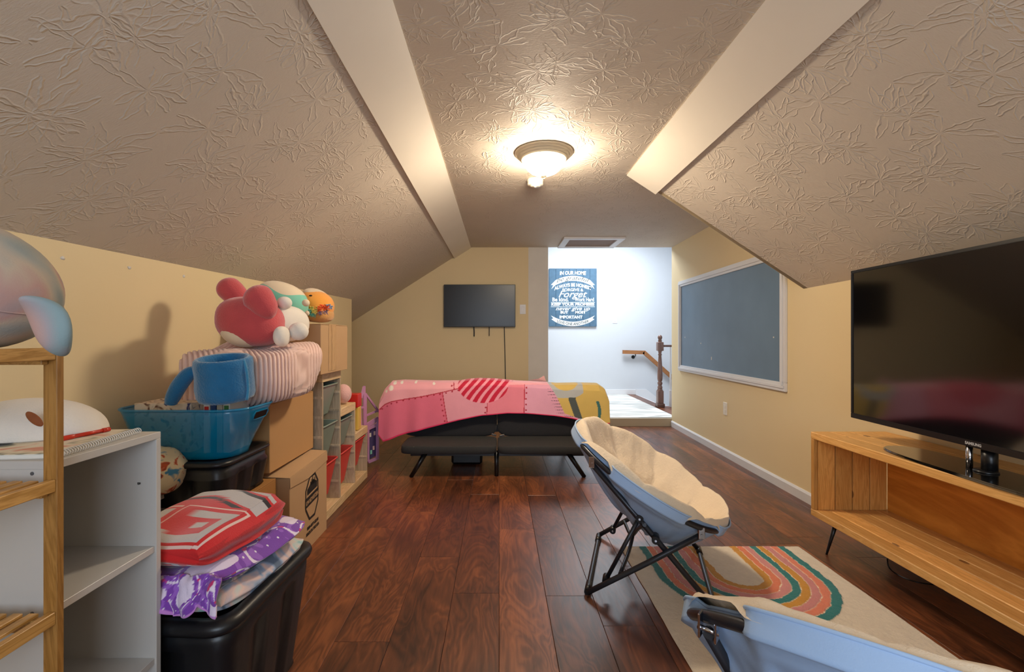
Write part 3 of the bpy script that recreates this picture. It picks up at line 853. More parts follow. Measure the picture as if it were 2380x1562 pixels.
for (px_, py_, h2) in ((1588, 784, 0.012), (1806, 784, 0.010), (1653, 833, 0.03), (1627, 798, 0.012)):
    yy = 2.07 * F / (px_ - 1160); zc = CAMH - (py_ - 782) * yy / F
    bm = BM(); box(bm, XR(yy) - 0.0115, XR(yy) - 0.0095, yy - 0.006, yy + 0.006, zc - h2 / 2, zc + h2 / 2)
    obj('chalk_mark', bm, M['paper'], cb)

# ================================================================= RIGHT SIDE
# ---- pine television stand
SX0, SX1, SY0, SY1 = 1.622, 2.015, 0.35, 2.372
ST, SB = 0.605, 0.172
ts = thing('tv_stand', ((SX0 + SX1) / 2, (SY0 + SY1) / 2, 0), 'low honey pine television bench with open shelf and thin black legs', 'tv stand')
nb = 4; bwid = (SX1 - SX0) / nb
for k in range(nb):
    bx('top_plank', SX0 + k * bwid + 0.0006, SX0 + (k + 1) * bwid - 0.0006, SY0, SY1, ST - 0.036, ST, M['pine'], ts, 0.003)
nb = 5; bwid = (SX1 - SX0) / nb
for k in range(nb):
    bx('shelf_plank', SX0 + k * bwid + 0.0006, SX0 + (k + 1) * bwid - 0.0028, SY0, SY1, SB, SB + 0.034, M['pine'], ts, 0.003)
sb_ = bx('side_edge', SX0, SX0 + 0.02, SY1 - 0.026, SY1 - 0.004, SB + 0.034, ST - 0.036, M['pine_v'], ts, 0.002)
nb = 4; bwid = (SX1 - SX0 - 0.0365) / nb
for yy in (SY1 - 0.030, SY0 + 0.006):
    for k in range(nb):
        bx('side_plank', SX0 + 0.021 + k * bwid, SX0 + 0.021 + (k + 1) * bwid - 0.0045, yy, yy + 0.022, SB + 0.034, ST - 0.036, M['pine_v'], ts, 0.0015)
bx('back_panel', SX1 - 0.018, SX1 - 0.008, SY0 + 0.03, SY1 - 0.031, SB + 0.034, ST - 0.036, M['ply'], ts)
for (lx, ly, dx, dy) in ((SX0 + 0.06, SY1 - 0.10, -0.03, 0.025), (SX1 - 0.06, SY1 - 0.10, 0.02, 0.03), (SX0 + 0.06, SY0 + 0.10, -0.03, -0.03), (SX1 - 0.06, SY0 + 0.10, 0.02, -0.03)):
    bm = BM(); tube(bm, [(lx, ly, SB - 0.002), (lx + dx, ly + dy, 0.0)], [0.011, 0.005], 10)
    box(bm, lx - 0.025, lx + 0.025, ly - 0.025, ly + 0.025, SB - 0.004, SB)
    obj('leg', bm, M['black'], ts, label='thin black tapered leg')
cable([at(2062, 1298, 2.12), at(2066, 1318, 2.1), at(2085, 1335, 2.1), at(2120, 1350, 2.0), at(2170, 1359, 1.97) , at(2230, 1362, 1.95)], 0.003, 'loose_cable', 'thin black cable lying curled on the floor under the pine television bench')
for o in bpy.data.objects:
    if o.name.startswith('loose_cable'):
        for v in o.data.vertices:
            v.co.z = max(v.co.z, 0.0) if v.co.y < 2.05 else v.co.z
# ---- large television
tvd = Vector((0.054, 1.0, 0)).normalized()          # along the set, away from the camera
tvn = Vector((-1.0, 0.054, 0)).normalized()         # out of the screen
tv0 = Vector((1.752, 2.262, 0.0)); TL = 1.235; tz0, tz1 = 0.698, 1.425
big = thing('television', (1.72, 1.645, 0.605), 'large black flat television standing on the pine bench', 'television')
def tvbox(nm, a0, a1, z0, z1, d0, d1, m, par=big, bev=0.0, label=None):
    """a measured back from the far end, d out of the screen"""
    bm = BM()
    v = []
    for a in (a0, a1):
        for d in (d0, d1):
            for z in (z0, z1):
                p = tv0 - tvd * a + tvn * d; v.append((p.x, p.y, z))
    vs, fs = add(bm, v, [(0, 1, 3, 2), (4, 6, 7, 5), (0, 2, 6, 4), (1, 5, 7, 3), (0, 4, 5, 1), (2, 3, 7, 6)])
    bmesh.ops.recalc_face_normals(bm, faces=fs)
    if bev: bmesh.ops.bevel(bm, geom=bm.edges[:], offset=bev, segments=2, affect='EDGES')
    return obj(nm, bm, m, par, label=label)
tvbox('casing', 0.0, TL, tz0, tz1, -0.045, 0.0, M['black'], bev=0.004)
tvbox('back_bulge', 0.25, TL - 0.25, tz0 + 0.06, tz0 + 0.45, -0.085, -0.044, M['black'], bev=0.008)
for (a0, a1, z0, z1) in ((0, TL, tz0, tz0 + 0.024), (0, TL, tz1 - 0.014, tz1), (0, 0.014, tz0 + 0.024, tz1 - 0.014), (TL - 0.014, TL, tz0 + 0.024, tz1 - 0.014)):
    tvbox('bezel', a0, a1, z0, z1, 0.0, 0.005, M['black'], bev=0.0015)
tvbox('screen', 0.014, TL - 0.014, tz0 + 0.024, tz1 - 0.014, 0.0005, 0.0018, M['screen'])
def tvtxt(x, y):
    p = tv0 - tvd * (TL / 2 + x) + tvn * 0.0052
    return (p.x, p.y, tz0 + 0.008 + y), tvn
text('lettering', 'SAMSUNG', 0.014, tvtxt, mat('silver_print', (190, 190, 190), 0.4, vary=0), big, 0.0006, width=0.06, th=0.0004)
tc_ = tv0 - tvd * (TL / 2 + 0.02) + tvn * (-0.02)
# glass foot: rounded front edge
bm = BM(); top = []; N = 40
for i in range(N):
    a = 2 * PI * i / N
    u = math.copysign(abs(math.cos(a)) ** 0.55, math.cos(a)) * 0.40; v = math.copysign(abs(math.sin(a)) ** 0.75, math.sin(a)) * 0.105
    p = tc_ - tvd * u + tvn * (v + 0.01) ; top.append(p)
for z0, z1, s in ((0.6055, 0.612, 1.0), (0.612, 0.616, 0.985)):
    vs0 = [bm.verts.new(tc_ + (p - tc_) * s + Vector((0, 0, z0))) for p in top]
    vs1 = [bm.verts.new(tc_ + (p - tc_) * s + Vector((0, 0, z1))) for p in top]
    for i in range(N): bm.faces.new((vs0[i], vs0[(i + 1) % N], vs1[(i + 1) % N], vs1[i]))
    bm.faces.new(vs0[::-1]); bm.faces.new(vs1)
bmesh.ops.recalc_face_normals(bm, faces=bm.faces)
obj('glass_foot', bm, M['black_glass'], big, label='black glass foot')
bm = BM(); tube(bm, [tc_ - tvn * 0.012 + Vector((0, 0, 0.615)), tc_ - tvn * 0.012 + Vector((0, 0, 0.70))], 0.022, 20); obj('neck', bm, M['black'], big)
bm = BM(); tube(bm, [tc_ + tvd * 0.05 + tvn * 0.01 + Vector((0, 0, 0.615)), tc_ + tvd * 0.05 + tvn * 0.01 + Vector((0, 0, 0.70))], 0.010, 14)
obj('chrome_post', bm, M['chrome'], big, label='bright chrome post')
bm = BM(); lathe(bm, [(0.0, 0.624), (0.03, 0.624), (0.034, 0.620), (0.034, 0.6155), (0, 0.6155)], tc_, 24); obj('neck_collar', bm, M['black'], big)

# ---- rainbow rug
RX0, RX1, RY0, RY1 = 0.632, 1.562, 0.75, 2.372
rc, ry, Ro, bw = 1.10, 2.075, 0.375, 0.0355
cream = (222, 208, 186); bandc = [(24, 118, 116), (226, 128, 96), (206, 132, 128), (204, 142, 34), (24, 118, 116), (212, 138, 132), (222, 122, 84), (200, 138, 34)]
def rug_info(x, y):
    wob = 0.006 * noise.noise(Vector((x * 25, y * 25, 3)))
    if y > ry: r = abs(x - rc) + wob
    else: r = math.hypot(x - rc, (y - ry) * 1.02) + wob
    if r > Ro or y > RY1 - 0.012: return None, 0
    k = int((Ro - r) / bw)
    if k >= 8: return None, 0
    e = ((Ro - r) / bw) % 1.0
    return bandc[k], (0.0 if (e < 0.10 and k > 0) else 1.0)
def rug_p(u, v):
    x = lerp(RX0, RX1, u); y = lerp(RY0, RY1, v)
    edge = min(x - RX0, RX1 - x, y - RY0, RY1 - y)
    c, hgt = rug_info(x, y)
    z = 0.010 + (0.0035 if (c and hgt) else 0.0) + 0.0014 * noise.noise(Vector((x * 60, y * 60, 0)))
    z *= sstep(-0.006, 0.010, edge) * 0.9 + 0.1
    return (x + 0.004 * noise.noise(Vector((0, y * 7, 1))), y + 0.003 * noise.noise(Vector((x * 7, 0, 5))), z)
def rug_c(u, v):
    c, hgt = rug_info(lerp(RX0, RX1, u), lerp(RY0, RY1, v))
    if c and hgt: return c
    if c: return (236, 218, 190)
    return cream
o = grid_mesh('rug', rug_p, 250, 430, M['rug'], None, rug_c, thick=0.0)
sk = BM()
tag(o, 'cream tufted rug with a teal, orange, pink and mustard rainbow', 'rug')

# ---- folding saucer chairs
def saucer_chair(C, az, label, tilt=30, pk=1.0):
    C = Vector(C); d = Vector((math.cos(az), math.sin(az), 0)); s = Vector((-math.sin(az), math.cos(az), 0))
    al = R(tilt); t = d * (-math.cos(al)) + Vector((0, 0, math.sin(al))); nrm = d * math.sin(al) + Vector((0, 0, math.cos(al)))
    RR = 0.372
    ch = thing('saucer_chair', (C.x, C.y, 0), label, 'chair')
    def dish(rr, ph, drop=0.0):
        p = C + (s * math.cos(ph) + t * math.sin(ph)) * (RR * rr)
        sag = 0.245 * (1 - min(1, rr) ** 2.4)
        return p - Vector((0, 0, sag)) - nrm * drop + d * (-0.02 * (1 - min(1, rr)))
    # tufted fleece cushion (upper) with a seam ring and eight radial seams
    CL = [math.atan2(0.246 * tt, 0.29 * sd) % (2 * PI) for sd in (-1, 1) for tt in (-1, 1)]
    def notch(ph):
        """1 at a rim clamp, 0 away from it"""
        m_ = min(min(abs(ph % (2 * PI) - q), 2 * PI - abs(ph % (2 * PI) - q)) for q in CL)
        return 1 - sstep(R(9), R(17), m_)
    def cush(u, v):
        ph = 2 * PI * u; rr = v * 1.05
        q = ph * 4 + 0.4 + 0.5 * noise.noise(Vector((rr * 3, 0, az)))
        puff = 0.030 * pk * abs(math.sin(q)) ** 0.45 * sstep(0.08, 0.4, rr) * (1 - sstep(0.97, 1.05, rr))
        ring = 1 - 0.85 * math.exp(-((rr - 0.56) / 0.05) ** 2)
        edge = 0.017 * pk * math.exp(-((rr - 0.96) / 0.08) ** 2)
        wr = 0.018 * pk * noise.noise(Vector((math.cos(ph) * 3.5 * rr, math.sin(ph) * 3.5 * rr, az * 5))) + 0.006 * noise.noise(Vector((math.cos(ph) * 11 * rr, math.sin(ph) * 11 * rr, az * 3)))
        scal = 1 + 0.010 * noise.noise(Vector((math.cos(ph) * 4, math.sin(ph) * 4, 2))) - 0.01 * notch(ph)
        p = dish(rr * scal if rr > 0.8 else rr, ph)
        return p + nrm * (0.010 + puff * ring + edge * (1 - sstep(1.0, 1.05, rr) * 0.8) - 0.022 * sstep(1.02, 1.05, rr) * (1 - notch(ph)) + wr * (1 - 0.7 * sstep(0.9, 1.05, rr)))
    o = grid_mesh('cushion', cush, 180, 52, M['fleece'], ch); o['label'] = 'cream fleece seat cushion with stitched seams'
    def shell(u, v):
        ph = 2 * PI * u; N_ = notch(ph)
        rr = min(1.0, v / 0.86) * (1.055 - 0.075 * N_)
        wr = 0.020 * noise.noise(Vector((math.cos(ph) * 6, math.sin(ph) * 6, rr * 1.6 + az))) * sstep(0.15, 0.5, rr) * (1 - sstep(0.85, 1.0, rr))
        lift = 0.0
        if v > 0.86: lift = (v - 0.86) / 0.14
        p = dish(min(rr, 1.0), ph) + (s * math.cos(ph) + t * math.sin(ph)) * (RR * max(0, rr - 1.0))
        return p + nrm * (-0.016 + wr - 0.020 * sstep(0.86, 0.99, rr) * (1 - N_) + lift * (0.044 - 0.018 * N_)) + Vector((0, 0, -0.012 * max(0, 1 - rr)))
    o = grid_mesh('fabric_shell', shell, 180, 44, M['canvas'], ch); o['label'] = 'pale blue-grey canvas underside'
    hem = [shell(k / 144, 1.0) for k in range(144)]
    bm = BM(); tube(bm, hem, 0.0035, 6, closed=True); obj('hem_seam', bm, M['canvas'], ch)
    for sd in (-1, 1):
        for tt in (-1, 1):
            a0 = math.atan2(0.246 * tt, 0.29 * sd)
            arc = [a0 + R(17) * (k / 10 - 1) for k in range(21)]
            bm = BM(); tube(bm, [C + (s * math.cos(q) + t * math.sin(q)) * (RR + 0.006) - nrm * 0.020 for q in arc], 0.0115, 12)
            obj('rim_tube', bm, M['steel_dark'], ch)
    def onside(a, sd, z): return C + d * a + s * sd + Vector((0, 0, z - C.z))
    zb, zf_ = C.z + 0.123 - 0.02, C.z - 0.123 - 0.005
    brk = {}
    for sd in (-1, 1):
        for nm, tt in (('back', 1), ('front', -1)):
            b0 = C + s * (0.29 * sd) + t * (0.246 * tt) - nrm * 0.035
            brk[(sd, tt)] = b0
            bm = BM()
            for q in (-1, 1):
                box(bm, -0.012, 0.012, q * 0.014 - 0.002, q * 0.014 + 0.002, -0.024, 0.022, 0.002)
            bmesh.ops.rotate(bm, cent=(0, 0, 0), matrix=rotz(az), verts=bm.verts)
            bmesh.ops.translate(bm, vec=b0, verts=bm.verts)
            br_ = obj('clamp', bm, M['chrome'], ch, label='steel clamp')
            bm = BM(); tube(bm, [b0 - s * 0.019 - Vector((0, 0, 0.008)), b0 + s * 0.019 - Vector((0, 0, 0.008))], 0.005, 8)
            obj('bolt', bm, M['chrome'], br_)
    # two floor loops, each rising through a bend to the opposite rim clamps
    for e in (-1, 1):
        foot = {sd: onside(0.25 * e, 0.28 * sd, 0.012) for sd in (-1, 1)}
        for sd in (-1, 1):
            top = brk[(sd, e)] - Vector((0, 0, 0.012))     # e=-1 (back foot) rises to the front clamp
            kn = foot[sd].lerp(top, 0.22) 
            inn = -s * sd * 0.012 * e
            pts = [foot[sd] + inn, kn + inn, foot[sd].lerp(top, 0.55) + inn, top]
            bm = BM(); tube(bm, pts, 0.0115, 12); obj('leg', bm, M['steel_dark'], ch)
        pts = smooth_path([foot[-1], foot[-1].lerp(foot[1], 0.08) + Vector((0, 0, 0.0)), foot[-1].lerp(foot[1], 0.5), foot[-1].lerp(foot[1], 0.92), foot[1]], 3)
        bm = BM(); tube(bm, pts, 0.0115, 12); obj('floor_bar', bm, M['steel_dark'], ch)
        for sd in (-1, 1):
            bm = BM(); tube(bm, [foot[sd] - (foot[1] - foot[-1]).normalized() * sd * -0.01, foot[sd].lerp(foot[-sd], 0.12)], 0.0145, 12)
            obj('foot_sleeve', bm, M['black'], ch)
    # bent scissor braces that meet at a hub under the seat
    for sd in (-1, 1):
        A0 = onside(0.25, 0.28 * sd, 0.012); A1 = brk[(sd, 1)]
        B0 = onside(-0.25, 0.28 * sd, 0.012); B1 = brk[(sd, -1)]
        hub = A0.lerp(A1, 0.60) - s * sd * 0.02; low = B0.lerp(B1, 0.17) - s * sd * 0.02
        bm = BM(); tube(bm, [hub, low], 0.0085, 10); obj('brace', bm, M['steel_dark'], ch)
        for q in (hub, low, A0.lerp(A1, 0.47)):
            bm = BM(); tube(bm, [q - s * 0.024, q + s * 0.024], 0.016, 12); jj = obj('joint', bm, M['black'], ch)
            bm = BM(); tube(bm, [q - s * 0.028, q + s * 0.028], 0.0045, 8); obj('bolt', bm, M['chrome'], jj)
    hb = [onside(-0.25, -0.28 * 1, 0.012).lerp(brk[(-1, -1)], 0.5), onside(-0.25, 0.28, 0.012).lerp(brk[(1, -1)], 0.5)]
    mid = C - Vector((0, 0, 0.27))
    for q in (-1, 1):
        a = onside(0.25, 0.28 * q, 0.012).lerp(brk[(q, 1)], 0.56); b = onside(-0.25, -0.28 * q, 0.012).lerp(brk[(-q, -1)], 0.30)
        pts = smooth_path([a, a.lerp(b, 0.25) + Vector((0, 0, -0.02)), a.lerp(b, 0.6) + Vector((0, 0, -0.06)), b], 5)
        bm = BM(); tube(bm, pts, 0.0085, 10); obj('cross_tube', bm, M['steel_dark'], ch)
    return ch
saucer_chair((0.70, 2.14, 0.478), math.atan2(-0.293, 0.956), 'cream fleece saucer chair on folding grey metal legs, fully in view beside the rug')
ch2 = saucer_chair((0.752, 0.825, 0.443), R(50), 'nearest saucer chair, seen from behind with pale blue canvas back', 34.5, 0.6)

ch2.location.z = 0.012
# ================================================================= FUTON
FY = 3.50
ft = thing('futon', (0, 3.85, 0), 'low black folding futon with thin legs under the pink blanket', 'sofa')
for (x0, x1) in ((-0.767, -0.018), (-0.014, 0.737)):
    bm = BM()
    blob(bm, ((x0 + x1) / 2, FY + 0.19, 0.222), ((x1 - x0) / 2, 0.19, 0.034), 9, 14, 40)
    obj('seat_section', bm, M['futon_edge'], ft)
    bm = BM()
    blob(bm, ((x0 + x1) / 2 + (0.045 if x0 > -0.1 else -0.05) * 0.6, 3.935, 0.455), ((x1 - x0) / 2 + 0.03, 0.06, 0.215), 7, 18, 40, rot=rot(R(-4), 'X'))
    obj('backrest', bm, M['futon'], ft)
    bm = BM(); blob(bm, ((x0 + x1) / 2, 4.28, 0.33), ((x1 - x0) / 2, 0.30, 0.07), 8, 14, 40); obj('seat_section', bm, M['futon'], ft)
bx('frame_rail', -0.70, 0.67, FY + 0.10, FY + 0.14, 0.155, 0.188, M['black'], ft)
bx('frame_rail', -0.70, 0.67, 4.30, 4.34, 0.20, 0.262, M['black'], ft)
for (xt, yt, zt, xb, yb_) in ((-0.575, FY + 0.08, 0.19, -0.69, FY + 0.06, ), (0.54, FY + 0.08, 0.19, 0.668, FY + 0.06), (-0.02, FY + 0.10, 0.19, -0.02, FY + 0.09), (-0.56, 4.32, 0.25, -0.66, 4.36), (0.54, 4.32, 0.25, 0.64, 4.36)):
    bm = BM(); tube(bm, [(xt, yt, zt), (xb, yb_, 0.0)], [0.020, 0.016], 12); obj('leg', bm, M['black'], ft)
for k, (x_, z_) in enumerate(((-0.045, 0.268), (0.025, 0.262))):
    bx('hinge', x_ - 0.022, x_ + 0.022, 3.845, 3.862, z_ - 0.008, z_ + 0.008, M['chrome'], ft, 0.003, rot=rot(R(20 - 30 * k), 'Y'))
bx('storage_pad', -0.41, -0.145, 3.90, 4.1, 0.0, 0.15, M['black'], ft, 0.02)

# ---- blanket over the back of the futon
def bpx(x, z): return 1160 + x * 277.0, 782 - (z - CAMH) * 277.0
XS = np.array([878, 890, 905, 925, 960, 1000, 1065, 1120, 1180, 1220, 1290, 1330, 1380, 1400, 1418])
HEM = np.array([1012, 1027, 1022, 1014, 1004, 994, 977, 966, 961, 961, 967, 973, 985, 987, 984])
TX = np.array([878, 890, 905, 930, 1000, 1065, 1085, 1110, 1150, 1200, 1270, 1300, 1350, 1395, 1410, 1418])
TOP = np.array([930, 905, 889, 887, 889, 889, 885, 883, 884, 889, 892, 895, 894, 895, 905, 925])
def xyz_of(px_, py_, Y): return ((px_ - 1160) / 277.0, Y, CAMH - (py_ - 782) / 277.0)
def blanket_p(u, v):
    px_ = 878 + 540 * u
    top = interp(px_, TX, TOP); hem = interp(px_, XS, HEM)
    fold = 0.016 * math.sin(px_ * 0.085 + 0.8 * math.sin(px_ * 0.02)) * (1 - sstep(960, 1010, px_) * 0.85) + 0.008 * noise.noise(Vector((px_ * 0.02, v * 2, 0)))
    if v < 0.72:                                    # front, hem to crest
        t = v / 0.72
        py_ = lerp(hem, top + 2, t)
        Y = 3.815 + 0.035 * t + (0.03 * sstep(0.85, 1.0, t)) - fold * (1 - t) ** 0.6
        lean = 6 * (1 - t) * (1 - 2 * u) * 0 
        return xyz_of(px_, py_, Y)
    t = (v - 0.72) / 0.28
    a = t * PI * 0.5
    if t < 0.45:
        q = t / 0.45
        p = xyz_of(px_, top + 2 - 3 * math.sin(q * PI) , 3.88 + 0.15 * q)
        return p
    q = (t - 0.45) / 0.55
    return xyz_of(px_, top + 62 * q, 4.03 + 0.03 * math.sin(q * PI / 2))
def cpx(x, y): return 850 + x / 3.967, 820 + y / 3.967
def seg_d(px_, py_, pts):
    best = 1e9
    for (x0, y0), (x1, y1) in zip(pts, pts[1:]):
        dx, dy = x1 - x0, y1 - y0
        t = max(0, min(1, ((px_ - x0) * dx + (py_ - y0) * dy) / (dx * dx + dy * dy)))
        best = min(best, math.hypot(px_ - x0 - t * dx, py_ - y0 - t * dy))
    return best
SEAM = [[(120, 525), (170, 480), (240, 450), (400, 425), (550, 400), (700, 368), (860, 332)], [(705, 370), (730, 520), (755, 655)], [(1122, 460), (1115, 580)], [(1468, 300), (1460, 555)], [(805, 280), (812, 335)]]
DOTS = [(145, 522), (195, 495), (235, 470), (283, 458), (340, 442), (395, 433), (452, 424), (510, 414), (566, 404), (624, 393), (681, 384), (738, 373), (795, 360), (852, 350),
        (690, 433), (700, 484), (709, 534), (720, 582), (729, 630), (1106, 505), (1102, 552), (1485, 325), (1484, 374), (1480, 427), (1479, 478), (1477, 528), (788, 310), (130, 523)]
def blanket_c(u, v):
    p = blanket_p(u, v)
    X, Yp = bpx(p[0], p[2])
    if v >= 0.72: Yp = min(Yp, 890)
    x = (X - 850) * 3.967; y = (Yp - 820) * 3.967
    n = noise.noise(Vector((x * 0.01, y * 0.01, 0)))
    if v < 0.018: return (228, 40, 96)
    # yellow part with an abstract grey band
    bxx = interp(y, [290, 400, 560, 650], [1690, 1760, 1835, 2100])
    if x > bxx:
        c = (216, 184, 100)
        if y < 420 and abs(math.hypot((x - 1850) / 1.25, y - 250) - 140) < 38 and x < 2010: c = (184, 186, 184)
        g = interp(y, [430, 640], [1905, 1975])
        if y > 415 and abs(x - g) < 34: c = (78, 86, 84)
        if abs(x - (2140 + 20 * math.sin((y - 450) / 60))) < 14 and 450 < y < 650: c = (60, 112, 108)
        return c
    # striped oval
    e = ((x - 1080) / 235) ** 2 + ((y - 300) / 165) ** 2
    if (e < 1 and y > 240) or (1050 < x < 1395 and y < 300 - (x - 1300) * 0.4 and x < 1395 and y < 400 - (x - 1150) * 0.62):
        q = (x + y * 0.62 - 30 * math.sin(y / 90)) / 76.0
        return (206, 20, 60) if (q % 1.0) < 0.58 else (246, 160, 176)
    for s_ in SEAM:
        if seg_d(x, y, s_) < 4.0: return (190, 40, 62)
    for (dx, dy) in DOTS:
        if (x - dx) ** 2 + (y - dy) ** 2 < 60: return (176, 30, 54)
    for (dx, dy, r_) in ((225, 330, 24), (180, 360, 13), (255, 285, 16), (320, 280, 14), (620, 290, 13), (450, 278, 12)):
        if (x - dx) ** 2 + (y - dy) ** 2 < r_ * r_: return (246, 236, 222)
    if x > bxx - 75 and (y - 330) % 28 < 6 and y > 335 and math.sin(y * 1.3) > -0.5 and x > bxx - 75 + 35 * (math.sin(y * 2.1) + 1) / 2: return (60, 30, 50)
    ys = interp(x, [120, 170, 240, 400, 550, 700, 860, 1100], [525, 480, 450, 425, 400, 368, 332, 300])
    if y < ys: return (246, 172, 182)
    if x < interp(y, [370, 655], [705, 755]): return (230, 112, 138)
    if x < 1118: return (234, 158, 174)
    if x < 1464: return (236, 134, 152)
    return (230, 164, 188)
o = grid_mesh('blanket', blanket_p, 420, 170, M['print'], None, blanket_c, thick=0.009, loc=(0.0, 3.9, 0.5))
tag(o, 'pink patchwork print blanket with striped oval and yellow end draped over the futon back', 'blanket')
bm = BM(); add(bm, [(0.27, 4.06, 0.71), (0.42, 4.06, 0.70), (0.40, 4.05, 0.75), (0.355, 4.05, 0.725), (0.27, 4.085, 0.705), (0.42, 4.085, 0.695), (0.40, 4.07, 0.75), (0.355, 4.07, 0.722)], [(0, 1, 2, 3), (7, 6, 5, 4), (0, 4, 5, 1), (1, 5, 6, 2), (2, 6, 7, 3), (3, 7, 4, 0)])
bmesh.ops.recalc_face_normals(bm, faces=bm.faces)
o = obj('corner_flap', bm, M['lightpink'], bpy.data.objects['blanket'], label='pink corner standing up behind the crest')

# ================================================================= LEFT SIDE
# ---- stepped toy storage unit
UX0, UX1 = -1.465, -1.03
u_ = thing('toy_storage_unit', (-1.25, 3.1, 0), 'stepped pale pine toy storage unit with grooved uprights along the left wall', 'storage unit')
ys_ = [2.660, 2.953, 3.253, 3.552]; hs = [0.885, 0.885, 0.63, 0.405]; zt = [0.885, 0.63, 0.405]
pt = 0.018
bx('base_board', UX0, UX1, ys_[0] - pt / 2, ys_[3] + pt / 2, 0.0, 0.055, M['palepine'], u_, 0.002)
for y, hgt in zip(ys_, hs):
    p_ = bx('upright', UX0, UX1, y - pt / 2, y + pt / 2, 0.055, hgt - (0.055 if y != ys_[3] else 0.055), M['palepine_v'], u_, 0.0015)
    zz = 0.16
    while zz < hgt - 0.1:
        for sgn in (-1, 1):
            bm = BM(); box(bm, UX0 + 0.01, UX1 - 0.002, y + sgn * (pt / 2 - 0.001), y + sgn * (pt / 2 + 0.0035), zz, zz + 0.013)
            obj('groove_strip', bm, M['palepine_v'], p_)
        zz += 0.115
for i in range(3):
    bx('top_board', UX0, UX1 + 0.002, ys_[i] + (pt / 2 if i else -pt / 2), ys_[i + 1] + pt / 2, zt[i] - 0.055, zt[i], M['palepine'], u_, 0.003)
def tray(name, i, z1, hgt, m, label, cat='bin', tilt=0.0, grp=None):
    y0, y1 = ys_[i] + pt / 2 + 0.004, ys_[i + 1] - pt / 2 - 0.004
    x1 = UX1 + 0.006; x0 = UX0 + 0.01
    t_ = thing(name, ((x0 + x1) / 2, (y0 + y1) / 2, z1 - hgt), label, cat, grp)
    bm = BM(); th = 0.003; ins = 0.022; insx = 0.05
    def ring(z, k, g): 
        a, b, c, d = x0 + 0.01 + insx * k * 0.3 + g, x1 - 0.016 - insx * k - g, y0 + 0.012 + ins * k + g, y1 - 0.012 - ins * k - g
        r_ = 0.02; out = []
        for (cx_, cy_, a0) in ((b - r_, d - r_, 0), (a + r_, d - r_, 90), (a + r_, c + r_, 180), (b - r_, c + r_, 270)):
            for q in range(4): out.append((cx_ + r_ * math.cos(R(a0 + q * 30)), cy_ + r_ * math.sin(R(a0 + q * 30)), z))
        return out
    rs = [ring(z1, 0, 0), ring(z1 - hgt * 0.92, 0.92, 0), ring(z1 - hgt, 1.1, 0.006), None, ring(z1 - hgt + th, 1.1, 0.008), ring(z1, 0, th)]
    prev = None; rings = []
    for r_ in rs:
        if r_ is None: prev = None; continue
        cur = [bm.verts.new(p) for p in r_]; rings.append(cur)
    n_ = len(rings[0])
    for a, b in ((0, 1), (1, 2), (3, 4)):
        for k in range(n_): bm.faces.new((rings[a][k], rings[a][(k + 1) % n_], rings[b][(k + 1) % n_], rings[b][k]))
    bm.faces.new(rings[2]); bm.faces.new(rings[3][::-1])
    for k in range(n_): bm.faces.new((rings[0][k], rings[4][k], rings[4][(k + 1) % n_], rings[0][(k + 1) % n_]))
    bmesh.ops.recalc_face_normals(bm, faces=bm.faces)
    obj('tray_body', bm, m, t_)
    bm = BM(); pts = ring(z1 + 0.001, 0, -0.003); tube(bm, pts, 0.0055, 8, closed=True); obj('rim', bm, m, t_)
tray('storage_bin', 0, 0.80, 0.20, M['bin_grey'], 'grey-green storage bin at the top of the tallest column')
tray('storage_bin', 0, 0.56, 0.22, M['bin_grey'], 'grey-green storage bin in the middle of the tallest column')
tray('storage_bin', 0, 0.325, 0.24, M['bin_red'], 'red storage bin at the bottom of the tallest column, half hidden by the printed box')
tray('storage_bin', 1, 0.545, 0.205, M['bin_grey'], 'grey-green storage bin under the middle step of the unit')
tray('storage_bin', 1, 0.325, 0.25, M['bin_red'], 'red storage bin at the bottom of the middle column')
tray('storage_bin', 2, 0.335, 0.23, M['bin_red'], 'red storage bin in the lowest, farthest column of the unit')

# ---- cardboard boxes
def carton(name, x0, x1, y0, y1, z0, z1, m, label, flaps=True, grp=None):
    c_ = thing(name, ((x0 + x1) / 2, (y0 + y1) / 2, z0), label, 'box', grp)
    t_ = 0.004
    for nm, a in (('side', (x0, x1, y0, y0 + t_)), ('side', (x0, x1, y1 - t_, y1)), ('side', (x0, x0 + t_, y0 + t_, y1 - t_)), ('side', (x1 - t_, x1, y0 + t_, y1 - t_))):
        bx(nm, a[0], a[1], a[2], a[3], z0, z1, m, c_, 0.0012)
    bx('bottom', x0 + t_, x1 - t_, y0 + t_, y1 - t_, z0 + 0.001, z0 + 0.005, m, c_)
    if flaps:
        xm = (x0 + x1) / 2
        bx('flap', x0, xm - 0.001, y0, y1, z1, z1 + 0.004, m, c_, 0.0015, rot=rot(R(0.6), 'Y'))
        bx('flap', xm + 0.001, x1, y0, y1, z1, z1 + 0.004, m, c_, 0.0015, rot=rot(R(-0.6), 'Y'))
    return c_
b1 = carton('cardboard_box', -1.45, -0.985, 2.14, 2.60, 0.0, 0.43, M['cardboard2'], 'printed moving box on the floor with black badge and lettering', False)
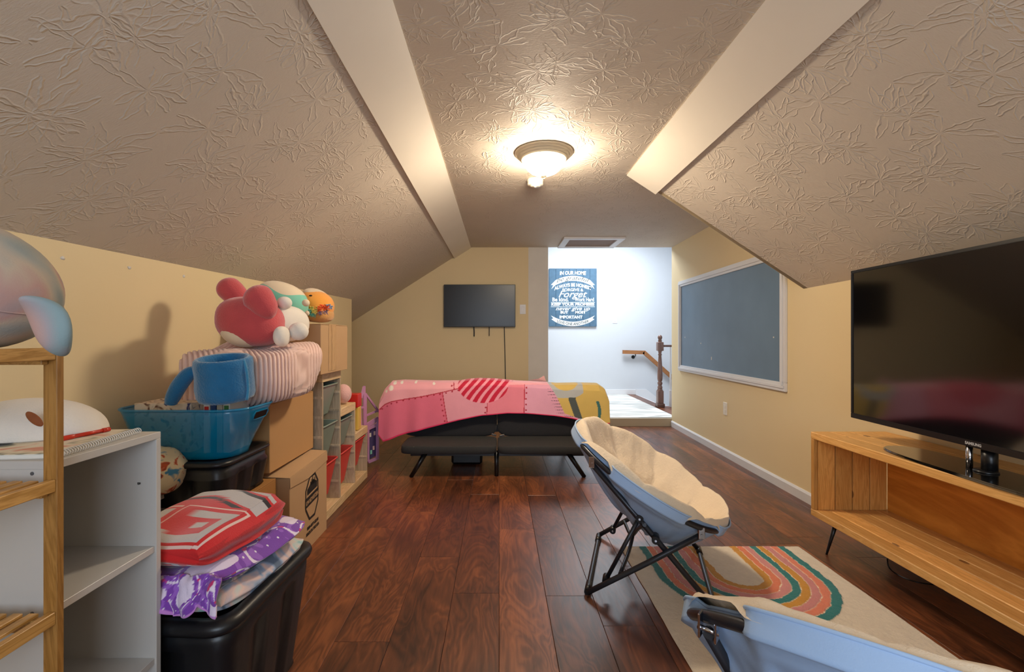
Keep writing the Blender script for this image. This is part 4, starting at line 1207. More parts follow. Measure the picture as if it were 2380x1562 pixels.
# top flaps: right one folded down a little outside, others closed
bm = BM(); quad(bm, [(-0.985, 2.14, 0.43), (-0.985, 2.60, 0.445), (-1.16, 2.60, 0.455), (-1.16, 2.14, 0.438)], 0.004, (0, 0, 1)); obj('flap', bm, M['cardboard2'], b1)
bm = BM(); quad(bm, [(-1.45, 2.14, 0.432), (-1.45, 2.60, 0.435), (-1.17, 2.60, 0.436), (-1.17, 2.14, 0.432)], 0.004, (0, 0, 1)); obj('flap', bm, M['cardboard2'], b1)
bm = BM(); quad(bm, [(-0.984, 2.14, 0.432), (-0.984, 2.60, 0.445), (-0.982, 2.60, 0.395), (-0.980, 2.34, 0.372), (-0.983, 2.14, 0.385)], 0.002, (1, 0, 0)); obj('flap_edge', bm, M['cardboard2'], b1)
def onx(X, yc, zc):
    def fn(x, y): return (X, yc + x, zc + y), (1, 0, 0)
    return fn
XF = -0.9845
def ypx(px_, X=XF): return X * F / (px_ - 1160)
# badge: bordered octagon with a lettered band
yc_, zc_ = 2.395, 0.262
def poly_ring(pts, wdt, nm='badge_outline', X=XF):
    bm = BM(); n_ = len(pts); cx_ = sum(p[0] for p in pts) / n_; cz_ = sum(p[1] for p in pts) / n_
    k = 1 - wdt / 0.07
    o_ = [bm.verts.new((X + 0.0012, p[0], p[1])) for p in pts]; i_ = [bm.verts.new((X + 0.0012, cx_ + (p[0] - cx_) * k, cz_ + (p[1] - cz_) * k)) for p in pts]
    for q in range(n_): bm.faces.new((o_[q], o_[(q + 1) % n_], i_[(q + 1) % n_], i_[q]))
    bmesh.ops.recalc_face_normals(bm, faces=bm.faces)
    return obj(nm, bm, M['ink'], b1)
oct_ = [(yc_ + dx, zc_ + dz) for dx, dz in ((-0.035, -0.115), (0.035, -0.115), (0.082, -0.05), (0.082, 0.06), (0.04, 0.115), (-0.03, 0.115), (-0.082, 0.05), (-0.082, -0.05))]
poly_ring(oct_, 0.008)
bm = BM(); add(bm, [(XF + 0.0013, yc_ - 0.085, zc_ - 0.042), (XF + 0.0013, yc_ + 0.085, zc_ - 0.028), (XF + 0.0013, yc_ + 0.085, zc_ + 0.022), (XF + 0.0013, yc_ - 0.085, zc_ + 0.008)], [(0, 1, 2, 3)])
obj('badge_band', bm, M['ink'], b1)
bm = BM(); add(bm, [(XF + 0.0013, yc_ - 0.06, zc_ + 0.02), (XF + 0.0013, yc_ + 0.065, zc_ + 0.03), (XF + 0.0013, yc_ + 0.065, zc_ + 0.06), (XF + 0.0013, yc_ + 0.01, zc_ + 0.085), (XF + 0.0013, yc_ - 0.06, zc_ + 0.05)], [(0, 1, 2, 3, 4)])
obj('badge_skyline', bm, M['ink'], b1)
for k in range(5):
    bm = BM(); box(bm, XF + 0.0005, XF + 0.0013, yc_ - 0.02 + k * 0.013, yc_ - 0.014 + k * 0.013, zc_ + 0.06, zc_ + 0.09 + 0.01 * ((k * 7) % 3) - 0.01); obj('badge_tower', bm, M['ink'], b1)
text('lettering', 'IOM-MIDWESTERN', 0.03, lambda x, y: ((XF, yc_ + x, zc_ - 0.022 + y + x * 0.082), (1, 0, 0)), M['cardboard2'], b1, 0.001, 0, th=0.0018, width=0.155)
text('lettering', '800-877-5218', 0.022, onx(XF, yc_ + 0.01, zc_ - 0.158), M['ink'], b1, 0.0012, 0, th=0.0012, width=0.145)
text('lettering', 'MADE IN THE USA', 0.022, onx(XF, yc_ + 0.01, zc_ - 0.186), M['ink'], b1, 0.0012, 0, th=0.0012, width=0.165)

b2_ = carton('cardboard_box', -1.46, -1.068, 2.118, 2.615, 0.462, 0.782, M['cardboard'], 'large plain brown box under the pink corduroy pouf')
b3 = carton('cardboard_box', -1.42, -0.985, 2.515, 2.955, 0.888, 1.165, M['cardboard2'], 'taped pale cardboard box on top of the storage unit', True)
for k, (w0, w1) in enumerate(((2.63, 2.70), (2.675, 2.745))):
    bm = BM(); N = 14; rows = []
    for i in range(N + 1):
        z = lerp(0.90, 1.172, i / N); j = 0.003 * rnd.uniform(-1, 1)
        rows.append([bm.verts.new((-0.984 + 0.0012 * k + 0.0008 * rnd.random(), lerp(w0, w1, q / 4) + j, z)) for q in range(5)])
    for a, b in zip(rows, rows[1:]):
        for q in range(4): bm.faces.new((a[q], a[q + 1], b[q + 1], b[q]))
    obj('tape_strip', bm, M['tape'], b3, label='shiny packing tape')
b0 = carton('cardboard_box', -1.46, -1.03, 1.77, 2.10, 0.0, 0.44, M['cardboard3'], 'dark brown box under the black tote, mostly hidden by the blankets')

# ---- generic tote
def tote(name, x0, x1, y0, y1, z0, z1, label, lid=True, taper=0.05, lidh=0.03, rz_=0.0):
    t_ = thing(name, ((x0 + x1) / 2, (y0 + y1) / 2, z0), label, 'storage tote')
    cx_, cy_ = (x0 + x1) / 2, (y0 + y1) / 2
    def ring(hx, hy, z, rc_=0.05, nseg=5, rib=0.0):
        out = []
        for (sx_, sy_, a0) in ((1, 1, 0), (-1, 1, 90), (-1, -1, 180), (1, -1, 270)):
            for q in range(nseg + 1):
                a = R(a0 + 90 * q / nseg)
                out.append(Vector(((hx - rc_) * sx_ + rc_ * math.cos(a), (hy - rc_) * sy_ + rc_ * math.sin(a), z)))
            # edge subdivisions with ribs
            nx_, ny_, na = {0: (-1, 1, 90), 90: (-1, -1, 180), 180: (1, -1, 270), 270: (1, 1, 0)}[a0]
            A = out[-1]; a2 = R(na); B = Vector(((hx - rc_) * nx_ + rc_ * math.cos(a2), (hy - rc_) * ny_ + rc_ * math.sin(a2), z))
            nn = Vector((math.cos(R(a0 + 90)), math.sin(R(a0 + 90)), 0))
            for q in range(1, 16):
                t2 = q / 16; rb = rib if (q in (4, 5, 11, 12)) else 0
                out.append(A.lerp(B, t2) - nn * rb)
        return [Matrix.Rotation(rz_, 3, 'Z') @ v + Vector((cx_, cy_, 0)) for v in out]
    hx, hy = (x1 - x0) / 2, (y1 - y0) / 2
    zl = z1 - lidh
    bm = BM()
    rs = [ring(hx * 0.5, hy * 0.5, z0, 0.02), ring(hx - taper, hy - taper, z0, 0.04), ring(hx - taper, hy - taper, z0 + 0.012, 0.05, rib=0.012), ring(hx - taper * 0.3, hy - taper * 0.3, zl - 0.05, 0.05, rib=0.012),
          ring(hx - taper * 0.28, hy - taper * 0.28, zl - 0.045, 0.05), ring(hx - 0.012, hy - 0.012, zl - 0.03, 0.05), ring(hx - 0.012, hy - 0.012, zl, 0.05)]
    V = [[bm.verts.new(p) for p in r_] for r_ in rs]; n_ = len(V[0])
    for a, b in zip(V, V[1:]):
        for k in range(n_): bm.faces.new((a[k], a[(k + 1) % n_], b[(k + 1) % n_], b[k]))
    bm.faces.new(V[0][::-1]); bm.faces.new(V[-1])
    obj('tub', bm, M['black_tote'], t_, True)
    bm = BM()
    rs = [ring(hx, hy, zl, 0.06), ring(hx + 0.004, hy + 0.004, zl + lidh * 0.4, 0.06), ring(hx, hy, zl + lidh * 0.85, 0.06), ring(hx - 0.012, hy - 0.012, zl + lidh, 0.06), ring(hx - 0.03, hy - 0.03, zl + lidh, 0.05), ring(hx - 0.038, hy - 0.038, zl + lidh * 0.55, 0.05), ring(hx * 0.5, hy * 0.5, zl + lidh * 0.55, 0.02)]
    V = [[bm.verts.new(p) for p in r_] for r_ in rs]
    for a, b in zip(V, V[1:]):
        for k in range(n_): bm.faces.new((a[k], a[(k + 1) % n_], b[(k + 1) % n_], b[k]))
    bm.faces.new(V[0][::-1]); bm.faces.new(V[-1])
    obj('lid', bm, M['black_tote'], t_, True)
    return t_
tote('storage_tote', -1.44, -1.03, 1.70, 2.08, 0.452, 0.625, 'shallow black tote on the dark brown box, under the blue tub', lidh=0.02, taper=0.02)
tote('storage_tote', -1.20, -0.655, 1.135, 1.62, 0.0, 0.385, 'large black lidded tote on the floor carrying folded blankets', lidh=0.032, taper=0.045, rz_=R(-3))

# ---- translucent blue tub with boxes and books
bt = thing('plastic_tub', (-1.19, 1.83, 0.628), 'translucent blue plastic tub with handle holes, full of boxes and books', 'tub')
bxm = BM()
def tubring(z, k, g=0.0):
    out = []; x0, x1, y0, y1 = lerp(-1.44, -1.47, k) + 0.02, lerp(-1.035, -0.955, k), lerp(1.74, 1.68, k), lerp(1.95, 1.985, k)
    x0 += g; x1 -= g; y0 += g; y1 -= g; r_ = 0.09
    for (cx_, cy_, a0) in ((x1 - r_, y1 - r_, 0), (x0 + r_, y1 - r_, 90), (x0 + r_, y0 + r_, 180), (x1 - r_, y0 + r_, 270)):
        for q in range(9): a = R(a0 + q * 90 / 8); out.append((cx_ + r_ * math.cos(a), cy_ + r_ * math.sin(a), z))
    return out
Z = [0.632, 0.628, 0.640, 0.70, 0.705, 0.79, 0.80, 0.823]; K = [-0.02, 0.0, 0.02, 0.32, 0.36, 0.82, 0.86, 1.0]
V = [[bxm.verts.new(p) for p in tubring(z, k)] for z, k in zip(Z, K)]
V2 = [[bxm.verts.new(p) for p in tubring(z + 0.003, k, 0.003)] for z, k in zip(Z[1:-1], K[1:-1])] + [[bxm.verts.new(p) for p in tubring(0.823, 1.0, 0.003)]]
n_ = len(V[0])
def strip(bm, a, b, flip=False, skip=()):
    for k in range(n_):
        if k in skip: continue
        vs = (a[k], a[(k + 1) % n_], b[(k + 1) % n_], b[k]); bm.faces.new(vs[::-1] if flip else vs)
for i, (a, b) in enumerate(zip(V[1:], V[2:])): strip(bxm, a, b)
for a, b in zip(V2, V2[1:]): strip(bxm, a, b, True)
strip(bxm, V[-1], V2[-1]); bxm.faces.new(V[1][::-1]); bxm.faces.new(V2[0])
obj('tub_body', bxm, M['bluebin'], bt, True)
bm = BM(); tube(bm, tubring(0.824, 1.0, 0.0), 0.005, 8, closed=True); obj('rim', bm, M['bluebin'], bt)
for sgn in (1,):
    bm = BM(); hx_ = -0.956; zc_h = 0.787
    pts = [(hx_ - 0.008 - (0.81 - z) * 0.35, y, z) for (y, z) in ((1.81, 0.80), (1.90, 0.80), (1.912, 0.79), (1.905, 0.772), (1.895, 0.768), (1.815, 0.768), (1.805, 0.772), (1.798, 0.79))]
    tube(bm, pts, 0.0035, 8, closed=True); obj('handle', bm, M['bluebin'], bt, label='raised rim of the handle hole')
    bm = BM(); quad(bm, [(hx_ - 0.008 - (0.81 - z) * 0.35 + 0.001, y, z) for (y, z) in ((1.81, 0.797), (1.90, 0.797), (1.905, 0.772), (1.81, 0.770))], 0.001, (1, 0, 0)); obj('handle_hole', bm, M['black'], bt)
def slab(name, c, sx_, sy_, sz_, m, label, cat, rz_=0.0, grp=None, ry_=0.0):
    bm = BM(); box(bm, -sx_ / 2, sx_ / 2, -sy_ / 2, sy_ / 2, -sz_ / 2, sz_ / 2, 0.0015)
    bmesh.ops.rotate(bm, cent=(0, 0, 0), matrix=rotz(rz_) @ rot(ry_, 'Y'), verts=bm.verts)
    bmesh.ops.translate(bm, vec=c, verts=bm.verts)
    o = obj(name, bm, m, None, loc=c); tag(o, label, cat, grp); return o
slab('game_box', (-1.305, 1.86, 0.745), 0.22, 0.19, 0.19, M['boxprint'], 'cream printed carton lying in the blue tub', 'box')
bk = [(-1.112, M['paper'], 'slim white and red book standing in the blue tub', 0.024, M['redplastic']), (-1.086, mat('navy_cover', (30, 66, 120), 0.5), 'slim navy book standing in the blue tub', 0.020, None), (-1.062, mat('tan_cover', (190, 180, 160), 0.5), 'slim beige book standing in the blue tub', 0.022, None), (-1.034, M['paper'], 'white book with green picture and dark lettering in the blue tub', 0.026, mat('green_print', (60, 120, 60), 0.5))]
for (x, m_, lb, wd, acc) in bk:
    x -= 0.035
    o = slab('book', (x, 1.855, 0.742), wd, 0.14, 0.198, m_, lb, 'book')
    if acc:
        bm = BM(); box(bm, x - wd * 0.35, x + wd * 0.35, 1.7838, 1.7848, 0.79 if acc.name.startswith('red') else 0.812, 0.825 if acc.name.startswith('red') else 0.829, 0.0003)
        obj('spine_print', bm, acc, o)

# ---- fluffy blue plush mug
mc = Vector((-1.055, 1.765, 0.845))
mg = thing('plush_mug', mc, 'fluffy bright blue plush mug-shaped cuff standing on the books', 'plush toy')
bm = BM()
def fz(r, h, i): return (r, h)
prof = [(0.072, 0.0), (0.092, 0.004), (0.100, 0.018), (0.101, 0.05), (0.100, 0.10), (0.101, 0.14), (0.098, 0.158), (0.089, 0.166), (0.080, 0.163), (0.074, 0.15), (0.072, 0.10), (0.072, 0.02), (0.072, 0.0)]
lathe(bm, prof, mc, 48)
for v in bm.verts:
    d = Vector((v.co.x - mc.x, v.co.y - mc.y, 0))
    if d.length > 1e-5:
        v.co += d.normalized() * 0.004 * noise.noise(v.co * 40)
obj('cup', bm, M['blue_plush'], mg, True)
bm = BM(); tube(bm, smooth_path([mc + Vector((0.094, -0.03, 0.006)), mc + Vector((0.0995, -0.025, 0.05)), mc + Vector((0.0995, -0.025, 0.12)), mc + Vector((0.092, -0.025, 0.16))], 4), 0.006, 8)
obj('seam', bm, M['blue_plush2'], mg)
bm = BM()
hp = smooth_path([mc + Vector((-0.085, -0.02, 0.115)), mc + Vector((-0.115, -0.03, 0.108)), mc + Vector((-0.150, -0.04, 0.065)), mc + Vector((-0.175, -0.05, 0.015)), mc + Vector((-0.182, -0.052, -0.008))], 6)
n2 = len(hp); rr_ = [0.018 + 0.010 * math.sin(PI * min(1, i / (n2 - 1) * 1.05)) for i in range(n2)]; rr_[-1] = 0.006; rr_[-2] = 0.016; rr_[-3] = 0.021
tube(bm, hp, rr_, 16)
obj('handle', bm, M['blue_plush'], mg, True)

for ch_ in mg.children:
    ch_.data.transform(Matrix.Rotation(R(9), 4, 'X'))
    ch_.data.transform(Matrix.Translation((0, 0, 0.012)))

# ---- pink corduroy pouf
pc = Vector((-1.13, 2.13, 0.925))
hx_, hy_, hz2 = 0.222, 0.27, 0.140
def pouf_col(u, v):
    p = pouf_raw(u, v)
    ax = rib_phase(p)
    t_ = sstep(0.62, 0.95, abs(math.sin(ax)))
    return tuple(lerp(a, b, t_) for a, b in zip((236, 202, 190), (206, 166, 152)))
def rib_phase(p):
    q = p - pc
    return (q.x * 0.82 + q.y * 0.62) * PI / 0.0185
def pouf_raw(u, v):
    th = -PI / 2 + PI * v; ph = 2 * PI * u; e = 0.36
    def sg(a, p): return math.copysign(abs(a) ** p, a)
    q = Vector((sg(math.cos(th), e) * sg(math.cos(ph), e) * hx_, sg(math.cos(th), e) * sg(math.sin(ph), e) * hy_, sg(math.sin(th), e) * hz2))
    f = 1 + 0.10 * noise.noise(Vector((q.x * 5, q.y * 5, q.z * 5 + 3)))
    q.x *= f; q.y *= f
    top = max(0, q.z / hz2)
    q.z += top * (0.035 * noise.noise(Vector((q.x * 5 + 7, q.y * 5, 0))) - 0.02 * math.exp(-((q.x - 0.02) ** 2 + (q.y + 0.02) ** 2) / 0.02)) + top * q.y * 0.08
    if q.z < 0: q.z += 0.02 * math.sin(q.x * 9) ; q.x *= 1 - 0.06 * (-q.z / hz2); q.y *= 1 - 0.08 * (-q.z / hz2)
    return pc + q
def pouf_p(u, v):
    p = pouf_raw(u, v); q = (p - pc)
    n_ = Vector((q.x / hx_ ** 2, q.y / hy_ ** 2, q.z / hz2 ** 2)); n_.normalize()
    return p - n_ * 0.007 * sstep(0.6, 0.97, abs(math.sin(rib_phase(p))))
o = grid_mesh('pouf', pouf_p, 460, 150, M['corduroy'], None, pouf_col, loc=(pc.x, pc.y, pc.z - hz2))
tag(o, 'large square pouf in pale pink ribbed corduroy on the brown box', 'pouf')

# ---- plush rabbit lying on the pouf
def plush(name, c, r, m, parent, rot_=None, power=2.0, label=None, fn=None, n=18, mm=26):
    bm = BM(); blob(bm, c, r, power, n, mm, rot_, fn); return obj(name, bm, m, parent, True, label)
pb = thing('plush_rabbit', at(600, 806, 2.08), 'red and white plush rabbit toy lying on the pink pouf', 'plush toy')
hc = at(584, 748, 2.10)
plush('head', hc, (0.148, 0.125, 0.112), M['red_plush'], pb, rot(R(8), 'Y'), 2.3, None, lambda v: v * (1 + 0.05 * noise.noise(v * 8)))
for nm, base, tip, r0, r1, yb_ in (('ear', (572, 716), (529, 668), 0.042, 0.056, 2.16), ('ear', (624, 728), (592, 684), 0.046, 0.066, 2.03)):
    a = at(base[0], base[1], yb_); b = at(tip[0], tip[1], yb_)
    d = (b - a); L = d.length
    bm = BM()
    pp_ = []; rr2 = []
    for i in range(26):
        t2 = i / 25; q = -0.22 + 1.55 * 0.5 * (1 - math.cos(PI * t2))
        pp_.append(a + d * q + Vector((0, 0, 0.006 * math.sin(q * 3)))); w_ = lerp(r0, r1, sstep(-0.3, 0.9, q))
        cap = max((q * L - (1.33 * L - r1)) / r1, ((-0.22 * L + r0) - q * L) / r0)
        rr2.append(w_ * math.sqrt(max(0.0015, 1 - max(0, cap) ** 2)))
    tube(bm, pp_, rr2, 22)
    obj(nm, bm, M['red_plush'], pb, True)
plush('muzzle', at(560, 778, 2.07), (0.085, 0.085, 0.052), M['cream_plush'], pb, rot(R(22), 'Y'), 2.0, 'cream underside of the head')
plush('body', at(664, 752, 2.22), (0.076, 0.13, 0.088), M['white_plush'], pb, rotz(R(-20)), 2.2, 'white body')
plush('tail', at(694, 770, 2.12), (0.044, 0.044, 0.042), M['white_plush'], pb, None, 2.0, 'round white tail')
plush('arm', at(655, 782, 2.05), (0.030, 0.05, 0.046), M['white_plush'], pb, None, 2.2, 'white arm')
plush('foot', at(661, 704, 2.16), (0.034, 0.034, 0.030), M['white_plush'], pb, None, 2.0, 'white foot')

# ---- cream and teal plush, orange plush
c_ = at(653, 703, 2.65)
pt_ = thing('plush_toy', (c_.x, c_.y, 1.16), 'round cream plush toy with teal band and dark sprinkles behind the rabbit', 'plush toy')
def mitemat():
    m = bpy.data.materials.new('cream_and_teal_plush'); m.use_nodes = True
    g = NT(m); b = g.n['Principled BSDF']; tcx = g.add('ShaderNodeTexCoord').outputs['Object']
    sp = g.add('ShaderNodeSeparateXYZ'); g.l.new(tcx, sp.inputs[0])
    zz = g.math('ADD', sp.outputs[2], g.math('MULTIPLY', g.math('SINE', g.math('MULTIPLY', sp.outputs[0], 24.0)), 0.018))
    low = g.math('LESS_THAN', g.math('ADD', zz, g.math('MULTIPLY', sp.outputs[0], 0.2)), 0.205)
    vo = g.add('ShaderNodeTexVoronoi'); g.l.new(g.mapping(tcx, (1.0, 1.0, 0.55), rot=(0.4, 0.3, 0)), vo.inputs['Vector']); vo.inputs['Scale'].default_value = 38.0
    spr = g.math('LESS_THAN', vo.outputs['Distance'], 0.17)
    teal = g.mix(spr, lin(128, 206, 184), lin(34, 84, 84))
    g.l.new(g.mix(low, lin(238, 220, 192), teal), b.inputs['Base Color']); b.inputs['Roughness'].default_value = 0.9; b.inputs['Sheen Weight'].default_value = 0.3
    return m
plush('body', c_, (0.155, 0.115, 0.118), mitemat(), pt_, rot(R(20), 'Y'), 2.2)
plush('foot', at(711, 704, 2.52), (0.02, 0.022, 0.02), M['cream_plush'], pt_, None, 2.0)
plush('foot', at(714, 728, 2.52), (0.012, 0.014, 0.014), M['cream_plush'], pt_, None, 2.0)
c_ = at(734, 711, 2.88)
po = thing('plush_toy', (c_.x, c_.y, 1.172), 'orange plush toy with rainbow fringe on the taped cardboard box', 'plush toy')
plush('body', c_, (0.108, 0.12, 0.098), M['orange_plush'], po, rot(R(22), 'Y'), 2.2, None, lambda v: Vector((v.x, v.y, v.z)))
plush('belly', c_ + Vector((0.004, -0.006, -0.052)), (0.103, 0.118, 0.052), M['tan_plush'], po, rot(R(6), 'Y'), 2.4, 'furry tan lower half')
plush('back_patch', c_ + Vector((0.0, 0.01, 0.055)), (0.085, 0.10, 0.052), M['cream_plush'], po, rot(R(22), 'Y'), 2.0, 'cream back')
plush('eye', at(722, 687, 2.775), (0.0105, 0.004, 0.005), M['black'], po, None, 2.0, 'black eye', n=8, mm=12)
tc5 = [mat('fringe_%s' % k, c, 0.95, vary=0.1) for k, c in (('aqua', (120, 196, 180)), ('yellow', (232, 206, 110)), ('red', (238, 96, 48)), ('blue', (160, 180, 206)), ('purple', (160, 130, 150)))]
for k, (px_, py_, ci) in enumerate(((719, 722, 0), (722, 727, 0), (729, 728, 0), (733, 722, 1), (726, 717, 1), (739, 718, 1), (744, 716, 2), (750, 713, 2), (756, 712, 2), (761, 715, 2), (764, 711, 3), (767, 714, 3), (745, 725, 4), (757, 724, 4))):
    bm = BM(); yy = 2.745 + 0.004 * (k % 3) + 0.0009 * max(0, px_ - 740)
    for q in range(16):
        p = at(px_ + rnd.uniform(-4, 4), py_ + rnd.uniform(-4, 4), yy); d = Vector((rnd.uniform(-1, 1), rnd.uniform(-1.0, -0.1), rnd.uniform(-1.2, 0.3))).normalized() * rnd.uniform(0.012, 0.024)
        tube(bm, [p, p + d * 0.6, p + d + Vector((0, 0, -0.003))], [0.0035, 0.0028, 0.0006], 5)
    o = obj('fringe_tuft', bm, tc5[ci], po); o['kind'] = 'stuff'

# ---- toy house parts and small toys at the far end
y3 = 3.36
dt = thing('toy_bell_tower', at(812, 1008, y3), 'red and yellow plastic toy tower on the lowest step of the unit', 'toy')
a = at(797, 947, y3); b = at(833, 916, y3)
bx('roof_block', a.x, b.x, y3 - 0.02, y3 + 0.08, a.z, b.z, M['redplastic'], dt, 0.004)
bm = BM(); tube(bm, [at(816, 918, y3), at(812, 908, y3), at(809, 899, y3)], [0.012, 0.008, 0.005], 10); obj('handle', bm, M['redplastic'], dt)
a = at(815, 1008, y3); b = at(833, 947, y3)
bx('column', a.x, b.x, y3 - 0.005, y3 + 0.07, 0.408, b.z, M['yellowplastic'], dt, 0.004)
pp = thing('plush_ball', at(800, 945, 3.12), 'pale pink fluffy plush ball on the middle step of the unit', 'plush toy')
plush('body', at(798, 915, 3.16) , (0.055, 0.06, 0.066), M['lightpink'], pp)
dh = thing('toy_house', (-1.10, 3.88, 0), 'lilac plastic toy house with sloped roof panels beside the storage unit', 'toy')
def dpanel(nm, pts, y0_, y1_, m, th=0.012, label=None):
    """panel standing on the receding plane x = f(y)"""
    bm = BM(); P = []
    for (px_, py_) in pts:
        yy = lerp(y0_, y1_, (px_ - 838) / 42.0); P.append(at(px_, py_, yy))
    quad(bm, P, th, (0.9, -0.43, 0)); return obj(nm, bm, m, dh, label=label)
def dbar(px0, py0, px1, py1, w_, m=M['pinkplastic']):
    dx, dy = px1 - px0, py1 - py0; L = math.hypot(dx, dy); nx_, ny_ = -dy / L * w_ / 2, dx / L * w_ / 2
    return dpanel('frame_bar', [(px0 - nx_, py0 - ny_), (px1 - nx_, py1 - ny_), (px1 + nx_, py1 + ny_), (px0 + nx_, py0 + ny_)], 3.62, 4.0, m)
for a in ((845, 897, 845, 990, 4), (847, 914, 879, 957, 4), (838, 925, 845, 899, 4), (848, 918, 848, 992, 4), (849, 966, 877, 954, 4), (849, 990, 878, 972, 9), (835, 934, 838, 990, 3), (836, 948, 845, 946, 4),
          (854, 996, 854, 1072, 4), (876, 972, 876, 1066, 5), (854, 1074, 878, 1064, 6), (852, 997, 878, 985, 7)):
    dbar(*a)
dpanel('picture_panel', [(856, 1000), (874, 992), (874, 1058), (856, 1068)], 3.64, 4.02, M['purpleplastic'], 0.006, 'dark violet printed interior')
for (px_, py_, c2) in ((860, 1010, 'paper'), (868, 1040, 'lightpink'), (862, 1050, 'teal_plush'), (870, 1006, 'lightpink')):
    dpanel('printed_detail', [(px_ - 2, py_ - 3), (px_ + 2, py_ - 4), (px_ + 2, py_ + 5), (px_ - 2, py_ + 6)], 3.62, 4.0, M[c2], 0.004)

# ---- white bookcases
BX0, BX1 = -1.18, -0.826; BY0, BY1 = 0.846, 1.112; BT = 0.868
wb = thing('bookcase', (-1.0, 0.98, 0), 'open white bookcase with empty shelves behind the bamboo rack', 'bookcase')
bx('side_panel', BX0, BX1, BY1 - 0.015, BY1, 0, BT - 0.016, M['melamine'], wb, 0.001)
bx('side_panel', BX0, BX1, BY0, BY0 + 0.015, 0, BT - 0.016, M['melamine'], wb, 0.001)
bx('top_panel', BX0, BX1, BY0, BY1, BT - 0.016, BT, M['melamine'], wb, 0.001)
bx('back_panel', BX0, BX0 + 0.004, BY0 + 0.015, BY1 - 0.015, 0, BT - 0.016, M['melamine'], wb)
for z in (0.595, 0.325, 0.055):
    bx('shelf', BX0 + 0.004, BX1 - 0.004, BY0 + 0.015, BY1 - 0.015, z - 0.015, z, M['melamine'], wb, 0.0008)
bm = BM()
text('lettering', 'B', 0.010, lambda x, y: (((320 - 1160) * (BY1 - 0.0155) / F + y, BY1 - 0.0155, CAMH - (1119 - 782) * BY1 / F - x), (0, -1, 0)), M['ink'], wb, 0.0004, th=0.0006)
bm.free()
for z in (0.845, 0.585):
    p = at(75, 0, BY0); bm = BM(); tube(bm, [(p.x, BY0 - 0.0008, z), (p.x, BY0 + 0.002, z)], 0.0035, 14); obj('screw_cap', bm, mat('grey_screw_%d' % int(z * 1000), (90, 90, 92), 0.4), wb, label='grey screw cap')
wb2 = thing('bookcase', (-1.4, 1.72, 0), 'low white cabinet mostly hidden behind the bookcase and tote', 'bookcase')
bx('side_panel', -1.50, -1.262, 1.752, 1.765, 0, 0.49, M['melamine'], wb2, 0.001)
bx('side_panel', -1.50, -1.262, 1.64, 1.653, 0, 0.49, M['melamine'], wb2, 0.001)
bx('top_panel', -1.50, -1.262, 1.64, 1.765, 0.49, 0.505, M['melamine'], wb2, 0.001)
bx('back_panel', -1.50, -1.495, 1.653, 1.752, 0, 0.49, M['melamine'], wb2)
# ---- printed cushion
pcx = at(352, 1092, 1.69)
o = BM(); blob(o, pcx, (0.115, 0.075, 0.088), 2.6, 20, 30, rot(R(10), 'Y'), lambda v: v * (1 + 0.06 * noise.noise(v * 22)))
o = obj('cushion', o, M['cartoonprint'], None, True, loc=(pcx.x, pcx.y, pcx.z - 0.088)); tag(o, 'cream cotton cushion with small blue and red print wedged behind the bookcase', 'cushion')

# ---- bamboo rack
PYF, PYN = 0.826, 0.812; PXR, PXL = -0.789, -0.814
bb_ = thing('bamboo_rack', (-0.92, 0.66, 0), 'tall open bamboo rack with slatted shelves at the left edge', 'rack')
for (xa, xb_) in ((PXL, PXR), (-1.06, -1.035)):
    for (y0_, y1_) in ((PYN, PYF), (0.46, 0.474)):
        bx('post', xa, xb_, y0_, y1_, 0, 1.08, M['bamboo'], bb_, 0.0012)
for z in (1.08, 0.845, 0.609, 0.373, 0.137):
    for xa in ((PXR - 0.0135, PXR - 0.0015), (-1.058, -1.046)):
        bx('side_rail', xa[0], xa[1], 0.474, PYN, z - 0.022, z, M['bamboo_y'], bb_, 0.001)
    for yy in ((PYN - 0.014, PYN - 0.002),):
        bx('cross_rail', -1.046, PXR - 0.0135, yy[0], yy[1], z - 0.030, z - 0.008, M['bamboo_y'], bb_, 0.001)
    for k in range(8):
        x = -1.036 + k * 0.0285
        bx('slat', x, x + 0.017, 0.476, PYN - 0.001, z - 0.008, z - 0.002, M['bamboo_y'], bb_, 0.001)

# ---- tie-dye sea creature plush on the rack
wc = Vector((-0.900, 0.745, 1.192))
wp = thing('plush_toy', (wc.x, wc.y, 1.08), 'pastel tie-dye plush sea animal with drooping fin on the bamboo rack', 'plush toy')
plush('body', wc, (0.150, 0.13, 0.108), M['tiedye'], wp, rot(R(22), 'Y'), 2.0, n=28, mm=40)
bm = BM()
fa = at(60, 700, 0.655); fb = at(158, 812, 0.70)
d = fb - fa; L = d.length; X_ = d.normalized(); Z_ = Vector((0, -1, 0.25)); Z_ = (Z_ - X_ * Z_.dot(X_)).normalized(); Y_ = Z_.cross(X_)
mt = Matrix((X_, Y_, Z_)).transposed()
def finf(v):
    t = v.x / (L * 0.56)
    w2 = 0.75 + 0.35 * math.sin(PI * (t * 0.5 + 0.55))
    return Vector((v.x, v.y * w2 + 0.010 * (1 - t * t) - 0.004, v.z + 0.010 * math.sin(t * 2.5)))
blob(bm, (fa + fb) / 2, (L * 0.58, 0.024, 0.012), 2.2, 26, 40, mt, finf)
obj('fin', bm, M['tiedye'], wp, True, label='drooping side fin')
bm = BM(); tube(bm, [wc + rot(R(22), 'Y') @ Vector((math.cos(a) * 0.151, math.sin(a) * 0.131, 0.0)) for a in [2 * PI * k / 60 for k in range(60)]], 0.0012, 6, closed=True); obj('seam', bm, M['tiedye'], wp)

